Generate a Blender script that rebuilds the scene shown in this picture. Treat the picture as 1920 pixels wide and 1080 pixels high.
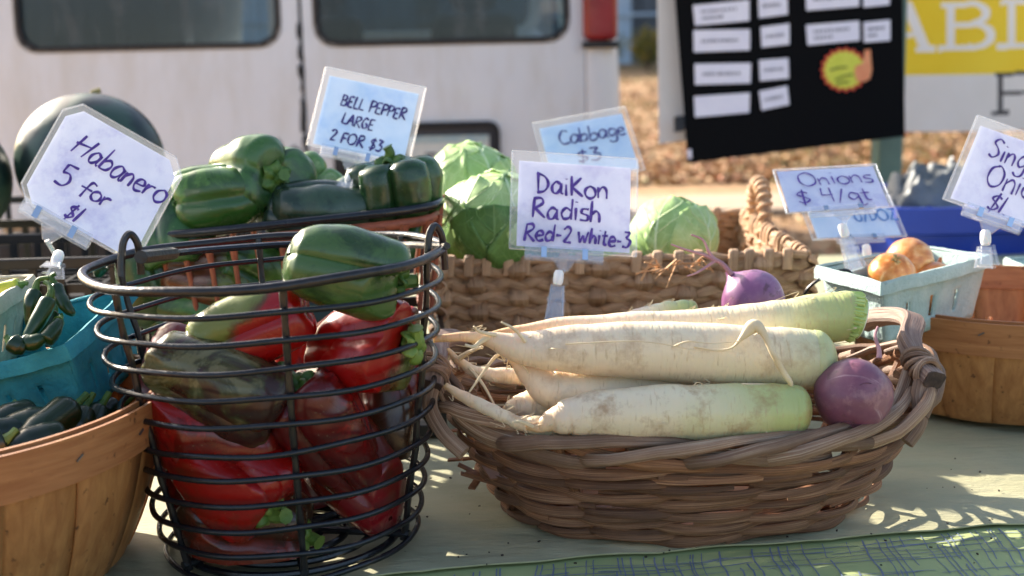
import bpy, bmesh, math, random
from mathutils import Vector, Matrix, noise
random.seed(7)
R = random.Random(11)
PI = math.pi
V = Vector
scene = bpy.context.scene
for o in list(bpy.data.objects):
    bpy.data.objects.remove(o)
COL = scene.collection

# ------------------------------------------------------------------ camera
TZ = 0.75                       # table top height
CAMZ = TZ + 0.36
PITCH, ROLL, FPX = math.radians(10.2), 0.022, 2400.0
CF = V((0, math.cos(PITCH), -math.sin(PITCH)))
_r, _u = V((1, 0, 0)), V((0, math.sin(PITCH), math.cos(PITCH)))
CR = _r * math.cos(ROLL) - _u * math.sin(ROLL)
CU = _r * math.sin(ROLL) + _u * math.cos(ROLL)
CO = V((0, 0, CAMZ))
cam = bpy.data.cameras.new('camera')
cam.sensor_width = 36.0
cam.lens = 36.0 * FPX / 1920.0
cam.clip_start, cam.clip_end = 0.05, 400.0
cam.dof.use_dof = True
cam.dof.focus_distance = 0.98
cam.dof.aperture_fstop = 6.6
camo = bpy.data.objects.new('camera', cam)
COL.objects.link(camo)
camo.matrix_world = Matrix((
    (CR.x, CU.x, -CF.x, CO.x), (CR.y, CU.y, -CF.y, CO.y), (CR.z, CU.z, -CF.z, CO.z), (0, 0, 0, 1)))
scene.camera = camo

# ------------------------------------------------------------------ sky, sun, exposure
SUN_AZ, SUN_EL = math.radians(43), math.radians(26)     # azimuth from -X towards +Y
SD = V((-math.cos(SUN_AZ) * math.cos(SUN_EL), math.sin(SUN_AZ) * math.cos(SUN_EL), math.sin(SUN_EL)))
world = bpy.data.worlds.new('World')
scene.world = world
world.use_nodes = True
wn = world.node_tree
sky = wn.nodes.new('ShaderNodeTexSky')
sky.sky_type = 'NISHITA'
sky.sun_disc = False
sky.dust_density = 3.0
sky.ozone_density = 0.6
sky.sun_elevation = SUN_EL
sky.sun_rotation = math.atan2(SD.x, SD.y)
bg = wn.nodes['Background']
wn.links.new(sky.outputs[0], bg.inputs[0])
bg.inputs[1].default_value = 0.12
sun = bpy.data.lights.new('sun', 'SUN')
sun.energy = 5.0
sun.angle = math.radians(0.55)
sun.color = (1.0, 0.91, 0.78)
suno = bpy.data.objects.new('sun', sun)
COL.objects.link(suno)
suno.rotation_euler = SD.to_track_quat('Z', 'Y').to_euler()
suno.location = SD * 20
vs = scene.view_settings
vs.view_transform, vs.look, vs.gamma, vs.use_curve_mapping = 'Standard', 'None', 1.0, False
vs.exposure = 1.5

# ------------------------------------------------------------------ helpers
def P(px, py, d):
    """world point seen at photograph pixel (px, py) at depth d"""
    return CO + CF * d + CR * ((px - 960) / FPX * d) - CU * ((py - 540) / FPX * d)

def T(px, py, z=0.0):
    """world point at a pixel on the level z above the table top"""
    d = CF + CR * ((px - 960) / FPX) - CU * ((py - 540) / FPX)
    k = (TZ + z - CO.z) / d.z
    return CO + d * k

def D(ix, iy, iz):
    """world direction from image right, image down, depth"""
    return (CR * ix - CU * iy + CF * iz).normalized()

class MB:
    def __init__(s):
        s.v, s.f, s.t, s.s, s.w = [], [], [], [], []
    def add(s, vs, fs, ts=None, ss=None, ws=None):
        n = len(s.v)
        s.s += list(ss) if ss is not None else [0.0] * len(vs)
        s.w += list(ws) if ws is not None else [0.0] * len(vs)
        s.v += [V(p) for p in vs]
        s.f += [tuple(i + n for i in f) for f in fs]
        s.t += list(ts) if ts is not None else [0.0] * len(vs)
        return s
    def box(s, c, sz, m=None):
        x, y, z = sz[0] / 2, sz[1] / 2, sz[2] / 2
        vs = [V((a * x, b * y, d * z)) for a in (-1, 1) for b in (-1, 1) for d in (-1, 1)]
        if m is not None:
            vs = [m @ p for p in vs]
        c = V(c)
        return s.add([p + c for p in vs], [(0, 1, 3, 2), (4, 6, 7, 5), (0, 4, 5, 1), (2, 3, 7, 6), (0, 2, 6, 4), (1, 5, 7, 3)])
    def grid(s, fn, nu, nv, cu=False, cv=False, skip=None, tf=None):
        vs, ts = [], []
        for j in range(nv if cv else nv + 1):
            for i in range(nu if cu else nu + 1):
                vs.append(fn(i / nu, j / nv))
                ts.append(tf(i / nu, j / nv) if tf else j / nv)
        w = nu if cu else nu + 1
        h = nv if cv else nv + 1
        fs = []
        for j in range(nv):
            for i in range(nu):
                if skip and skip(i, j):
                    continue
                fs.append((j * w + i, j * w + (i + 1) % w, ((j + 1) % h) * w + (i + 1) % w, ((j + 1) % h) * w + i))
        return s.add(vs, fs, ts)
    def tube(s, pts, rad, seg=8, closed=False, flat=1.0, up=None, caps=True):
        """sweep; flat<1 squashes the section along the reference direction up(i)"""
        pts = [V(p) for p in pts]
        n = len(pts)
        vs, ts, ss, ws = [], [], [], []
        N = None
        acc = random.random() * 9
        off = random.random() * 9
        for i, p in enumerate(pts):
            if i: acc += (p - pts[i - 1]).length
            if closed:
                tg = pts[(i + 1) % n] - pts[(i - 1) % n]
            else:
                tg = pts[min(i + 1, n - 1)] - pts[max(i - 1, 0)]
            if tg.length < 1e-9:
                tg = V((0, 0, 1))
            tg.normalize()
            if up is not None:
                N = V(up(i) if callable(up) else up)
            elif N is None:
                N = V((0, 0, 1)) if abs(tg.z) < .9 else V((1, 0, 0))
            N = N - tg * N.dot(tg)
            if N.length < 1e-6:
                N = tg.orthogonal()
            N.normalize()
            B = tg.cross(N)
            r = rad[i] if isinstance(rad, (list, tuple)) else rad
            for k in range(seg):
                a = 2 * PI * k / seg
                vs.append(p + N * (math.cos(a) * r * flat) + B * (math.sin(a) * r))
                ts.append(i / max(1, n - 1)); ss.append(acc); ws.append(off + math.sin(a))
        fs = []
        for i in range(n if closed else n - 1):
            j = (i + 1) % n
            for k in range(seg):
                q = (k + 1) % seg
                fs.append((i * seg + k, i * seg + q, j * seg + q, j * seg + k))
        if caps and not closed:
            fs.append(tuple(range(seg - 1, -1, -1)))
            fs.append(tuple((n - 1) * seg + k for k in range(seg)))
        return s.add(vs, fs, ts, ss, ws)
    def lathe(s, prof, seg=32, lobe=None):
        m = len(prof)
        vs, ts = [], []
        for j, (r, z) in enumerate(prof):
            for i in range(seg):
                a = 2 * PI * i / seg
                rr = r * (lobe(a, j / (m - 1)) if lobe else 1)
                vs.append(V((rr * math.cos(a), rr * math.sin(a), z)))
                ts.append(j / (m - 1))
        fs = []
        for j in range(m - 1):
            for i in range(seg):
                k = (i + 1) % seg
                fs.append((j * seg + i, j * seg + k, (j + 1) * seg + k, (j + 1) * seg + i))
        fs.append(tuple(range(seg - 1, -1, -1)))
        fs.append(tuple((m - 1) * seg + k for k in range(seg)))
        return s.add(vs, fs, ts)
    def poly(s, pts, th, nrm):
        """flat polygon extruded by th along nrm"""
        n = len(pts)
        nrm = V(nrm).normalized() * th
        vs = [V(p) for p in pts] + [V(p) + nrm for p in pts]
        fs = [tuple(range(n - 1, -1, -1)), tuple(range(n, 2 * n))]
        fs += [(i, (i + 1) % n, n + (i + 1) % n, n + i) for i in range(n)]
        return s.add(vs, fs)
    def xf(s, m):
        s.v = [m @ p for p in s.v]
        return s

WM = {}
def _props(o, label=None, cat=None, group=None, kind=None):
    if label: o['label'] = label
    if cat: o['category'] = cat
    if group: o['group'] = group
    if kind: o['kind'] = kind
    return o

def thing(name, loc, label, cat, group=None, rot=None):
    o = bpy.data.objects.new(name, None)
    o.empty_display_size = .02
    m = Matrix.Translation(V(loc))
    if rot is not None:
        m = m @ rot.to_4x4()
    o.matrix_world = m
    COL.objects.link(o)
    WM[o.name] = m
    return _props(o, label, cat, group)

def mesh_of(mb, name, smooth=True, weld=False):
    me = bpy.data.meshes.new(name)
    me.from_pydata([tuple(p) for p in mb.v], [], mb.f)
    at = me.attributes.new('t', 'FLOAT', 'POINT')
    at.data.foreach_set('value', mb.t)
    if any(mb.s):
        for nm_, dat in (('s', mb.s), ('w', mb.w)):
            me.attributes.new(nm_, 'FLOAT', 'POINT').data.foreach_set('value', dat)
    bm = bmesh.new()
    bm.from_mesh(me)
    if weld:
        bmesh.ops.remove_doubles(bm, verts=bm.verts, dist=1e-5)
    bmesh.ops.recalc_face_normals(bm, faces=bm.faces)
    bm.to_mesh(me)
    bm.free()
    if smooth:
        me.shade_smooth()
        try:
            me.set_sharp_from_angle(angle=math.radians(42))
        except Exception:
            pass
    return me

def part(name, mb, mat, parent=None, local=False, smooth=True, weld=False, bevel=0, solid=0, label=None, kind=None, sub=0):
    """mesh object; vertices are given in world space unless local"""
    if parent is not None and not local:
        mb.xf(WM[parent.name].inverted())
    me = mesh_of(mb, name, smooth, weld)
    o = bpy.data.objects.new(name, me)
    COL.objects.link(o)
    if mat is not None:
        me.materials.append(mat)
    if parent is not None:
        o.parent = parent
        WM[o.name] = WM[parent.name].copy()
    else:
        WM[o.name] = Matrix()
    if sub:
        md = o.modifiers.new('s', 'SUBSURF'); md.levels = md.render_levels = sub
    if solid:
        md = o.modifiers.new('t', 'SOLIDIFY'); md.thickness = solid; md.offset = 0
    if bevel:
        md = o.modifiers.new('b', 'BEVEL'); md.width = bevel; md.segments = 2; md.limit_method = 'ANGLE'
    if label: o['label'] = label
    if kind: o['kind'] = kind
    return o

def solo(name, mb, mat, loc, label=None, cat=None, group=None, kind=None, **k):
    """a top-level single mesh; world-space vertices, origin at loc"""
    mb.xf(Matrix.Translation(-V(loc)))
    o = part(name, mb, mat, None, local=True, **k)
    o.location = loc
    WM[o.name] = Matrix.Translation(V(loc))
    return _props(o, label, cat, group, kind)

def crm(pts, n=6, closed=False):
    """Catmull-Rom through points (tuples or Vectors of any size)"""
    pts = [V(p) for p in pts]
    m = len(pts)
    if m < 3 and not closed:
        return [pts[0].lerp(pts[-1], i / n) for i in range(n + 1)]
    out = []
    rng = m if closed else m - 1
    for i in range(rng):
        if closed:
            a, b, c, d = pts[(i - 1) % m], pts[i], pts[(i + 1) % m], pts[(i + 2) % m]
        else:
            a, b, c, d = pts[max(i - 1, 0)], pts[i], pts[i + 1], pts[min(i + 2, m - 1)]
        for k in range(n):
            t = k / n
            out.append(.5 * ((2 * b) + (c - a) * t + (2 * a - 5 * b + 4 * c - d) * t * t + (3 * b - a - 3 * c + d) * t ** 3))
    if not closed:
        out.append(pts[-1])
    return out

def lerp(a, b, t): return a + (b - a) * t
def interp(tab, t):
    for (a, x), (b, y) in zip(tab, tab[1:]):
        if t <= b:
            k = (t - a) / (b - a) if b > a else 0
            k = max(0, min(1, k))
            return x + (y - x) * k
    return tab[-1][1]
def sm(tab, t):
    """smooth table lookup"""
    return (interp(tab, max(0, t - .02)) + 2 * interp(tab, t) + interp(tab, min(1, t + .02))) / 4
def nz(p, s=1.0): return noise.noise(V(p) * s)

# ------------------------------------------------------------------ materials
def lin(c):
    return tuple(((x / 255) / 12.92 if x / 255 <= .04045 else ((x / 255 + .055) / 1.055) ** 2.4) for x in c) + (1.0,)

class NT:
    def __init__(s, name):
        s.m = bpy.data.materials.new(name)
        s.m.use_nodes = True
        s.n = s.m.node_tree.nodes
        s.l = s.m.node_tree.links
        s.b = s.n['Principled BSDF']
        s.out = s.n['Material Output']
    def new(s, t, **k):
        q = s.n.new(t)
        for a, b in k.items():
            setattr(q, a, b)
        return q
    def link(s, a, b): s.l.new(a, b)
    def coord(s, scale=(1, 1, 1), kind='Object', rnd=True):
        tc = s.new('ShaderNodeTexCoord')
        mp = s.new('ShaderNodeMapping')
        mp.inputs['Scale'].default_value = scale
        s.link(tc.outputs[kind], mp.inputs[0])
        if rnd:
            oi = s.new('ShaderNodeObjectInfo')
            mu = s.new('ShaderNodeMath', operation='MULTIPLY'); mu.inputs[1].default_value = 37.0
            s.link(oi.outputs['Random'], mu.inputs[0])
            s.link(mu.outputs[0], mp.inputs['Location'])
        return mp.outputs[0]
    def noise(s, co, scale, detail=4, rough=.55, dist=0):
        q = s.new('ShaderNodeTexNoise')
        q.inputs['Scale'].default_value = scale
        q.inputs['Detail'].default_value = detail
        q.inputs['Roughness'].default_value = rough
        q.inputs['Distortion'].default_value = dist
        s.link(co, q.inputs['Vector'])
        return q.outputs['Fac']
    def ramp(s, fac, stops):
        q = s.new('ShaderNodeValToRGB')
        el = q.color_ramp.elements
        while len(el) < len(stops): el.new(.5)
        for e, (p, c) in zip(el, stops):
            e.position = p
            e.color = c if len(c) == 4 else tuple(c) + (1.0,)
        s.link(fac, q.inputs[0])
        return q.outputs[0]
    def mix(s, fac, a, b, mode='MIX'):
        q = s.new('ShaderNodeMix', data_type='RGBA', blend_type=mode)
        for i, x in ((0, fac), (6, a), (7, b)):
            if hasattr(x, 'links'):
                s.link(x, q.inputs[i])
            else:
                q.inputs[i].default_value = x
        return q.outputs[2]
    def math(s, op, a, b=0.0, clamp=False):
        q = s.new('ShaderNodeMath', operation=op, use_clamp=clamp)
        for i, x in enumerate((a, b)):
            if hasattr(x, 'links'): s.link(x, q.inputs[i])
            else: q.inputs[i].default_value = x
        return q.outputs[0]
    def attr(s, name='t'):
        q = s.new('ShaderNodeAttribute'); q.attribute_name = name
        return q.outputs['Fac']
    def bump(s, h, strength=.3, dist=.002, prev=None):
        q = s.new('ShaderNodeBump')
        q.inputs['Strength'].default_value = strength
        q.inputs['Distance'].default_value = dist
        s.link(h, q.inputs['Height'])
        if prev is not None: s.link(prev, q.inputs['Normal'])
        s.link(q.outputs[0], s.b.inputs['Normal'])
        return q.outputs[0]
    def set(s, **k):
        for a, b in k.items():
            s.b.inputs[a.replace('_', ' ')].default_value = b
    def base(s, c):
        if hasattr(c, 'links'): s.link(c, s.b.inputs['Base Color'])
        else: s.b.inputs['Base Color'].default_value = c

def simple(name, c1, c2=None, scale=20, stretch=(1, 1, 1), rough=.5, bump=0, bscale=None, detail=5, metal=0, coat=0, spec=.5, bdist=.002, sss=0):
    n = NT(name)
    co = n.coord(stretch)
    if c2 is not None:
        f = n.noise(co, scale, detail)
        n.base(n.ramp(f, [(.3, lin(c1)), (.7, lin(c2))]))
    else:
        n.base(lin(c1))
    if bump:
        n.bump(n.noise(co, bscale or scale * 3, 5), bump, bdist)
    n.set(Roughness=rough, Metallic=metal)
    n.b.inputs['Coat Weight'].default_value = coat
    n.b.inputs['Specular IOR Level'].default_value = spec
    if sss:
        n.b.inputs['Subsurface Weight'].default_value = sss
        n.b.inputs['Subsurface Radius'].default_value = (.008, .006, .003)
        n.b.inputs['Subsurface Scale'].default_value = 1.0
    return n.m

def wood_mat(name, c1, c2, stretch=(30, 30, 3), rough=.55, spots=None):
    n = NT(name)
    co = n.coord(stretch)
    f = n.noise(co, 4, 6, .6, .4)
    col = n.ramp(f, [(.28, lin(c1)), (.72, lin(c2))])
    co2 = n.coord((1, 1, 1))
    f2 = n.noise(co2, 22, 3)
    col = n.mix(n.math('MULTIPLY', f2, .45), col, lin(c1))
    if spots:
        f3 = n.noise(co2, 110, 4)
        m = n.ramp(f3, [(.64, (0, 0, 0)), (.72, (1, 1, 1))])
        col = n.mix(m, col, lin(spots))
    n.base(col)
    n.bump(f, .25, .0012)
    n.set(Roughness=rough)
    return n.m

def strand_mat(name, c1, c2, c3, along=14, across=3.2, rough=.6, bump=.5, vary=.5):
    """fibrous strand: streaks run along each strand, tone changes from strand to strand"""
    n = NT(name)
    cx = n.new('ShaderNodeCombineXYZ')
    oi = n.new('ShaderNodeObjectInfo')
    n.link(n.math('MULTIPLY', n.attr('s'), along), cx.inputs[0])
    n.link(n.math('MULTIPLY', n.attr('w'), across), cx.inputs[1])
    n.link(n.math('MULTIPLY', oi.outputs['Random'], 50.0), cx.inputs[2])
    f = n.noise(cx.outputs[0], 1.6, 6, .62)
    col = n.ramp(f, [(.27, lin(c1)), (.5, lin(c2)), (.74, lin(c3))])
    g = n.noise(n.coord(), 24, 4)
    gg = n.math('ADD', n.math('MULTIPLY', g, .6), n.math('MULTIPLY', oi.outputs['Random'], vary))
    col = n.mix(n.ramp(gg, [(.35, (0, 0, 0)), (.8, (.75, .75, .75))]), col, lin(c1))
    n.base(col); n.set(Roughness=rough)
    n.bump(f, bump, .0016)
    return n.m

def clear_mat(name, tint=(.97, .98, 1.0), milk=.06, gloss=.12):
    """thin clear plastic: transparent, fresnel gloss, a little milky"""
    n = NT(name)
    tr = n.new('ShaderNodeBsdfTransparent'); tr.inputs[0].default_value = tint + (1,)
    gl = n.new('ShaderNodeBsdfGlossy'); gl.inputs['Roughness'].default_value = .12
    df = n.new('ShaderNodeBsdfTranslucent'); df.inputs[0].default_value = (.9, .92, .95, 1)
    dd = n.new('ShaderNodeBsdfDiffuse'); dd.inputs[0].default_value = (.85, .87, .92, 1)
    m0 = n.new('ShaderNodeMixShader'); m0.inputs[0].default_value = .5
    n.link(df.outputs[0], m0.inputs[1]); n.link(dd.outputs[0], m0.inputs[2])
    m1 = n.new('ShaderNodeMixShader'); m1.inputs[0].default_value = milk
    n.link(tr.outputs[0], m1.inputs[1]); n.link(m0.outputs[0], m1.inputs[2])
    lw = n.new('ShaderNodeLayerWeight'); lw.inputs[0].default_value = .5
    fa = n.math('ADD', n.math('MULTIPLY', n.math('POWER', lw.outputs['Facing'], 4.0), .7), gloss, True)
    m2 = n.new('ShaderNodeMixShader')
    n.link(fa, m2.inputs[0]); n.link(m1.outputs[0], m2.inputs[1]); n.link(gl.outputs[0], m2.inputs[2])
    n.link(m2.outputs[0], n.out.inputs[0])
    return n.m

def translucent_mat(name, colnode_fn, trans=.4, rough=.6):
    n = NT(name)
    c = colnode_fn(n)
    n.base(c)
    n.set(Roughness=rough)
    tl = n.new('ShaderNodeBsdfTranslucent')
    if hasattr(c, 'links'): n.link(c, tl.inputs[0])
    else: tl.inputs[0].default_value = c
    ms = n.new('ShaderNodeMixShader'); ms.inputs[0].default_value = trans
    n.link(n.b.outputs[0], ms.inputs[1]); n.link(tl.outputs[0], ms.inputs[2])
    n.link(ms.outputs[0], n.out.inputs[0])
    return n.m

def pepper_mat(name, ca, cb, axis=(0, 0, 1), k=18.0, off=0.0, nscale=22, namp=1.6, rough=.2, cc=None, blotch=None, bk=.6):
    """skin ripening from ca to cb along an axis of the fruit, in soft patches"""
    n = NT(name)
    tc = n.new('ShaderNodeTexCoord')
    dt = n.new('ShaderNodeVectorMath', operation='DOT_PRODUCT')
    dt.inputs[1].default_value = axis
    n.link(tc.outputs['Object'], dt.inputs[0])
    co = n.coord()
    f = n.noise(co, nscale, 8, .68, .9)
    a = n.math('MULTIPLY', dt.outputs['Value'], k)
    b = n.math('MULTIPLY', n.math('SUBTRACT', f, .5), namp)
    s = n.math('ADD', n.math('ADD', a, b), .5 + off, True)
    mid = cc or tuple(int((x + y) / 2 * .8) for x, y in zip(ca, cb))
    col = n.ramp(s, [(.36, lin(ca)), (.5, lin(mid)), (.64, lin(cb))])
    if blotch:
        bm = n.ramp(n.noise(n.coord((1, 1, .6)), 17, 7, .62, .8), [(.52, (0, 0, 0)), (.64, (bk, bk, bk))])
        col = n.mix(bm, col, lin(blotch))
    f2 = n.noise(co, 60, 4)
    col = n.mix(n.math('MULTIPLY', f2, .35), col, n.mix(1.0, col, (.45, .5, .4, 1), 'MULTIPLY'))
    sp = n.ramp(n.noise(co, 420, 2), [(.7, (0, 0, 0)), (.76, (1, 1, 1))])
    col = n.mix(n.math('MULTIPLY', sp, .25), col, lin((190, 190, 140)))
    n.base(col)
    f3 = n.noise(co, 35, 3)
    b1 = n.bump(f3, .35, .003)
    n.bump(n.noise(co, 380, 2), .06, .0006, b1)
    rr = n.ramp(n.noise(co, 30, 3), [(.3, (rough,) * 3), (.75, (rough + .2,) * 3)])
    n.link(rr, n.b.inputs['Roughness'])
    n.b.inputs['Coat Weight'].default_value = .15
    n.b.inputs['Coat Roughness'].default_value = .1
    n.b.inputs['Subsurface Weight'].default_value = .08
    n.b.inputs['Subsurface Radius'].default_value = (.006, .003, .0015)
    n.b.inputs['Subsurface Scale'].default_value = 1.0
    return n.m

M = {}
M['wire'] = simple('dark_wire', (13, 15, 20), (28, 31, 37), 60, rough=.27, bump=.5, bscale=160, metal=.0, bdist=.001)
M['wire_worn'] = simple('worn_wire', (15, 16, 20), (44, 38, 36), 90, rough=.3, bump=.6, bscale=140, metal=.0, bdist=.001)
M['rust'] = simple('rust_wire', (120, 62, 42), (160, 88, 60), 70, rough=.55, bump=.35, bscale=200, bdist=.001)
M['bushel'] = wood_mat('bushel_wood', (146, 92, 48), (196, 140, 82), (34, 34, 2.5), spots=(92, 54, 28))
M['bushel_r'] = wood_mat('bushel_rim_wood', (150, 92, 52), (194, 136, 86), (5, 5, 60), spots=(96, 58, 34))
M['staple'] = simple('staple_steel', (120, 120, 122), rough=.35, metal=.8)
M['reed'] = strand_mat('brown_reed', (60, 34, 20), (148, 98, 64), (218, 168, 124), 9, 5)
M['reed_g'] = strand_mat('grey_reed', (84, 56, 40), (164, 128, 100), (230, 206, 180), 9, 5)
M['handle'] = strand_mat('weathered_handle_wood', (92, 68, 58), (140, 114, 100), (184, 158, 142), 10, 5, .65, .7, .2)
M['endgrain'] = simple('dark_end_grain', (52, 40, 38), (84, 66, 60), 120, rough=.8, bump=.5)
M['hyac'] = strand_mat('hyacinth_fibre', (112, 76, 48), (200, 158, 118), (234, 204, 166), 8, 7, bump=.9, vary=.3)
M['teal'] = simple('teal_pulp', (38, 128, 142), (62, 158, 168), 40, rough=.9, bump=.8, bscale=300, bdist=.0015)
M['greypulp'] = simple('grey_green_pulp', (148, 172, 170), (176, 194, 190), 40, rough=.9, bump=.8, bscale=300, bdist=.0015)
M['beigepulp'] = simple('beige_pulp', (176, 168, 146), (200, 190, 168), 40, rough=.9, bump=.8, bscale=300, bdist=.0015)
M['blackpl'] = simple('black_plastic', (18, 18, 21), (30, 30, 33), 30, rough=.38, bump=.2, bscale=90)
M['clear'] = clear_mat('clear_plastic', milk=.06, gloss=.10)
M['sleeve'] = clear_mat('clear_sleeve', milk=.10, gloss=.025)
M['ball'] = simple('white_nylon', (232, 232, 232), rough=.35, sss=.2)
M['chrome'] = simple('hinge_chrome', (200, 205, 215), rough=.15, metal=1)
M['ink'] = simple('purple_marker', (52, 24, 120), (104, 74, 170), 260, rough=.45)
M['inkd'] = simple('dark_purple_marker', (40, 28, 100), (84, 74, 146), 260, rough=.45)
M['inkb'] = simple('blue_marker', (60, 110, 180), (90, 140, 200), 300, rough=.45)
M['stem'] = simple('green_stem', (86, 118, 42), (128, 150, 70), 60, rough=.5, bump=.3, bscale=200)
M['stem_d'] = simple('dark_green_stem', (52, 88, 30), (90, 120, 48), 60, rough=.5, bump=.3, bscale=200)
M['tan_stem'] = simple('dry_stem', (140, 120, 70), (170, 150, 100), 60, rough=.7)

def card_mat(name, c1, c2, smear=(150, 150, 215)):
    def f(n):
        co = n.coord()
        col = n.ramp(n.noise(co, 34, 6, .65), [(.3, lin(c1)), (.7, lin(c2))])
        m = n.ramp(n.noise(co, 26, 5, .7), [(.50, (0, 0, 0)), (.72, (.6, .6, .6))])
        return n.mix(m, col, lin(smear))
    return translucent_mat(name, f, .13, .7)
M['card'] = card_mat('white_card', (212, 218, 240), (232, 236, 250))
M['cardb'] = card_mat('pale_blue_card', (184, 212, 240), (210, 228, 248), (150, 190, 240))
M['cardv'] = card_mat('lavender_card', (214, 216, 240), (230, 232, 250), (168, 160, 214))

# ================================================================== SETTING
def gz(x, y):
    """ground height: level to the pavement, then a gentle rise"""
    h = 0.0
    if y > 10.9:
        h += .027 * (y - 10.9)
        h += .05 * nz((x, y, 0), .5) * min(1, (y - 10.9) / 3)
    return h
mb = MB()
xs = [-60, -40, -25, -15, -10] + [-8 + i * .8 for i in range(26)] + [14, 17, 21, 26, 34, 45, 60]
ys = [-30, -15, -6, 0, 3, 6, 8, 9, 10, 10.9] + [11.5 + i * .7 for i in range(34)] + [38, 42, 50, 65, 90, 140]
vsl = [V((x, y, gz(x, min(y, 60)))) for y in ys for x in xs]
W_ = len(xs)
mb.add(vsl, [(j * W_ + i, j * W_ + i + 1, (j + 1) * W_ + i + 1, (j + 1) * W_ + i) for j in range(len(ys) - 1) for i in range(W_ - 1)])
n = NT('dry_ground')
co = n.coord(rnd=False)
c = n.ramp(n.noise(co, .9, 8, .65), [(.3, lin((140, 106, 72))), (.5, lin((170, 134, 94))), (.7, lin((118, 104, 60)))])
c = n.mix(n.ramp(n.noise(co, 7, 6, .7), [(.5, (0, 0, 0)), (.72, (.8, .8, .8))]), c, lin((108, 78, 52)))
n.base(c); n.set(Roughness=.95)
n.bump(n.noise(co, 14, 6), .6, .05)
ground = solo('ground', mb, n.m, (0, 0, 0), kind='structure')

# pavement strip with kerb edge beyond the stall
M['concrete'] = simple('pavement_concrete', (160, 138, 116), (182, 160, 136), 3, rough=.9, bump=.3, bscale=40)
pav = bpy.data.objects.new('pavement', None); COL.objects.link(pav); pav.location = (0, 9.6, 0)
WM['pavement'] = Matrix.Translation((0, 9.6, 0)); pav['kind'] = 'structure'
for i in range(14):
    m_ = MB().box((-6 + i * 1.5, 9.25, .02), (1.485, 1.0, .06))
    part('paving_slab', m_, M['concrete'], pav, bevel=.012)

# leaf litter on the rise behind the pavement (uncountable)
mb = MB()
LR = random.Random(3)
def leaf(mb, x, y, z, s, rng):
    a, b = rng.uniform(0, 2 * PI), rng.uniform(-.7, .7)
    m = Matrix.Rotation(a, 3, 'Z') @ Matrix.Rotation(b, 3, 'X') @ Matrix.Rotation(rng.uniform(-.7, .7), 3, 'Y')
    pts = [(-1, 0, 0), (-.3, -.55, .22), (.5, -.45, .2), (1, 0, .02), (.45, .5, .24), (-.35, .5, .2), (0, 0, -.03)]
    vs = [m @ (V(p) * s) + V((x, y, z + s * .35)) for p in pts]
    c = rng.random()
    mb.add(vs, [(6, 0, 1), (6, 1, 2), (6, 2, 3), (6, 3, 4), (6, 4, 5), (6, 5, 0)], [c] * 7)
for i in range(14000):
    y = 10.95 + 18 * LR.random() ** 1.5
    x = LR.uniform(.08, .52) * y + LR.uniform(-1, 1)
    leaf(mb, x, y, gz(x, y), LR.uniform(.024, .055), LR)
for i in range(900):
    y = LR.uniform(5.2, 9.4); x = LR.uniform(.05, .5) * y
    leaf(mb, x, y, 0, LR.uniform(.02, .05), LR)
n = NT('fallen_leaves')
c = n.ramp(n.attr(), [(0, lin((116, 82, 54))), (.25, lin((160, 120, 78))), (.5, lin((190, 156, 110))), (.72, lin((100, 76, 56))), (.88, lin((190, 118, 80))), (1, lin((144, 138, 76)))])
n.base(c); n.set(Roughness=.7)
solo('leaf_litter', mb, n.m, (0, 11, 0), 'brown and orange fallen leaves strewn on the slope', 'leaves', kind='stuff', smooth=False)

# grass tufts on the slope (uncountable)
mb = MB()
for i in range(5000):
    y = 11.2 + 26 * LR.random(); x = LR.uniform(.05, .5) * y + LR.uniform(-1, 1)
    if nz((x, y, 3), .35) < -.05: continue
    z = gz(x, y)
    for k in range(3):
        a = LR.uniform(0, 2 * PI); h = LR.uniform(.04, .11); w = .012
        dx, dy = math.cos(a), math.sin(a)
        mb.add([(x - dy * w, y + dx * w, z), (x + dy * w, y - dx * w, z), (x + dx * h * .5, y + dy * h * .5, z + h)], [(0, 1, 2)], [LR.random()] * 3)
n = NT('dry_grass')
n.base(n.ramp(n.attr(), [(0, lin((112, 104, 54))), (.6, lin((154, 126, 74))), (1, lin((100, 112, 48)))]))
n.set(Roughness=.8)
solo('dry_grass', mb, n.m, (0, 12, 0), 'short dry yellow green grass on the slope', 'grass', kind='stuff', smooth=False)

# far building with upright metal panels
bz = gz(0, 42)
bld = thing('metal_building', (4, 42, bz), 'pale blue grey metal sided building behind the van', 'building')
M['sid'] = [simple('siding_' + k, a, b, 2, stretch=(1, 1, .2), rough=.5) for k, a, b in (('pale', (150, 170, 190), (176, 194, 210)), ('grey', (96, 106, 118), (122, 132, 142)), ('dark', (52, 60, 70), (76, 84, 94)))]
SR = random.Random(5)
part('wall', MB().box((4, 44.2, bz + 3), (36, 4, 6)), simple('building_core', (90, 96, 104), rough=.8), bld)
x = -13.0
while x < 21:
    w = SR.choice([.28, .36, .5, .7])
    part('panel', MB().box((x + w / 2, 42.08, bz + 3), (w * .93, .1 + SR.uniform(0, .06), 6.0)), M['sid'][SR.choice([0, 0, 1, 1, 2])], bld)
    x += w
part('roof', MB().box((4, 43.8, bz + 6.2), (37, 5.6, .35)), M['sid'][1], bld)
part('rail', MB().box((4, 41.96, bz + 1.55), (34, .06, .1)), M['sid'][0], bld)
part('rail', MB().box((4, 41.96, bz + 3.1), (34, .06, .1)), M['sid'][0], bld)

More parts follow.
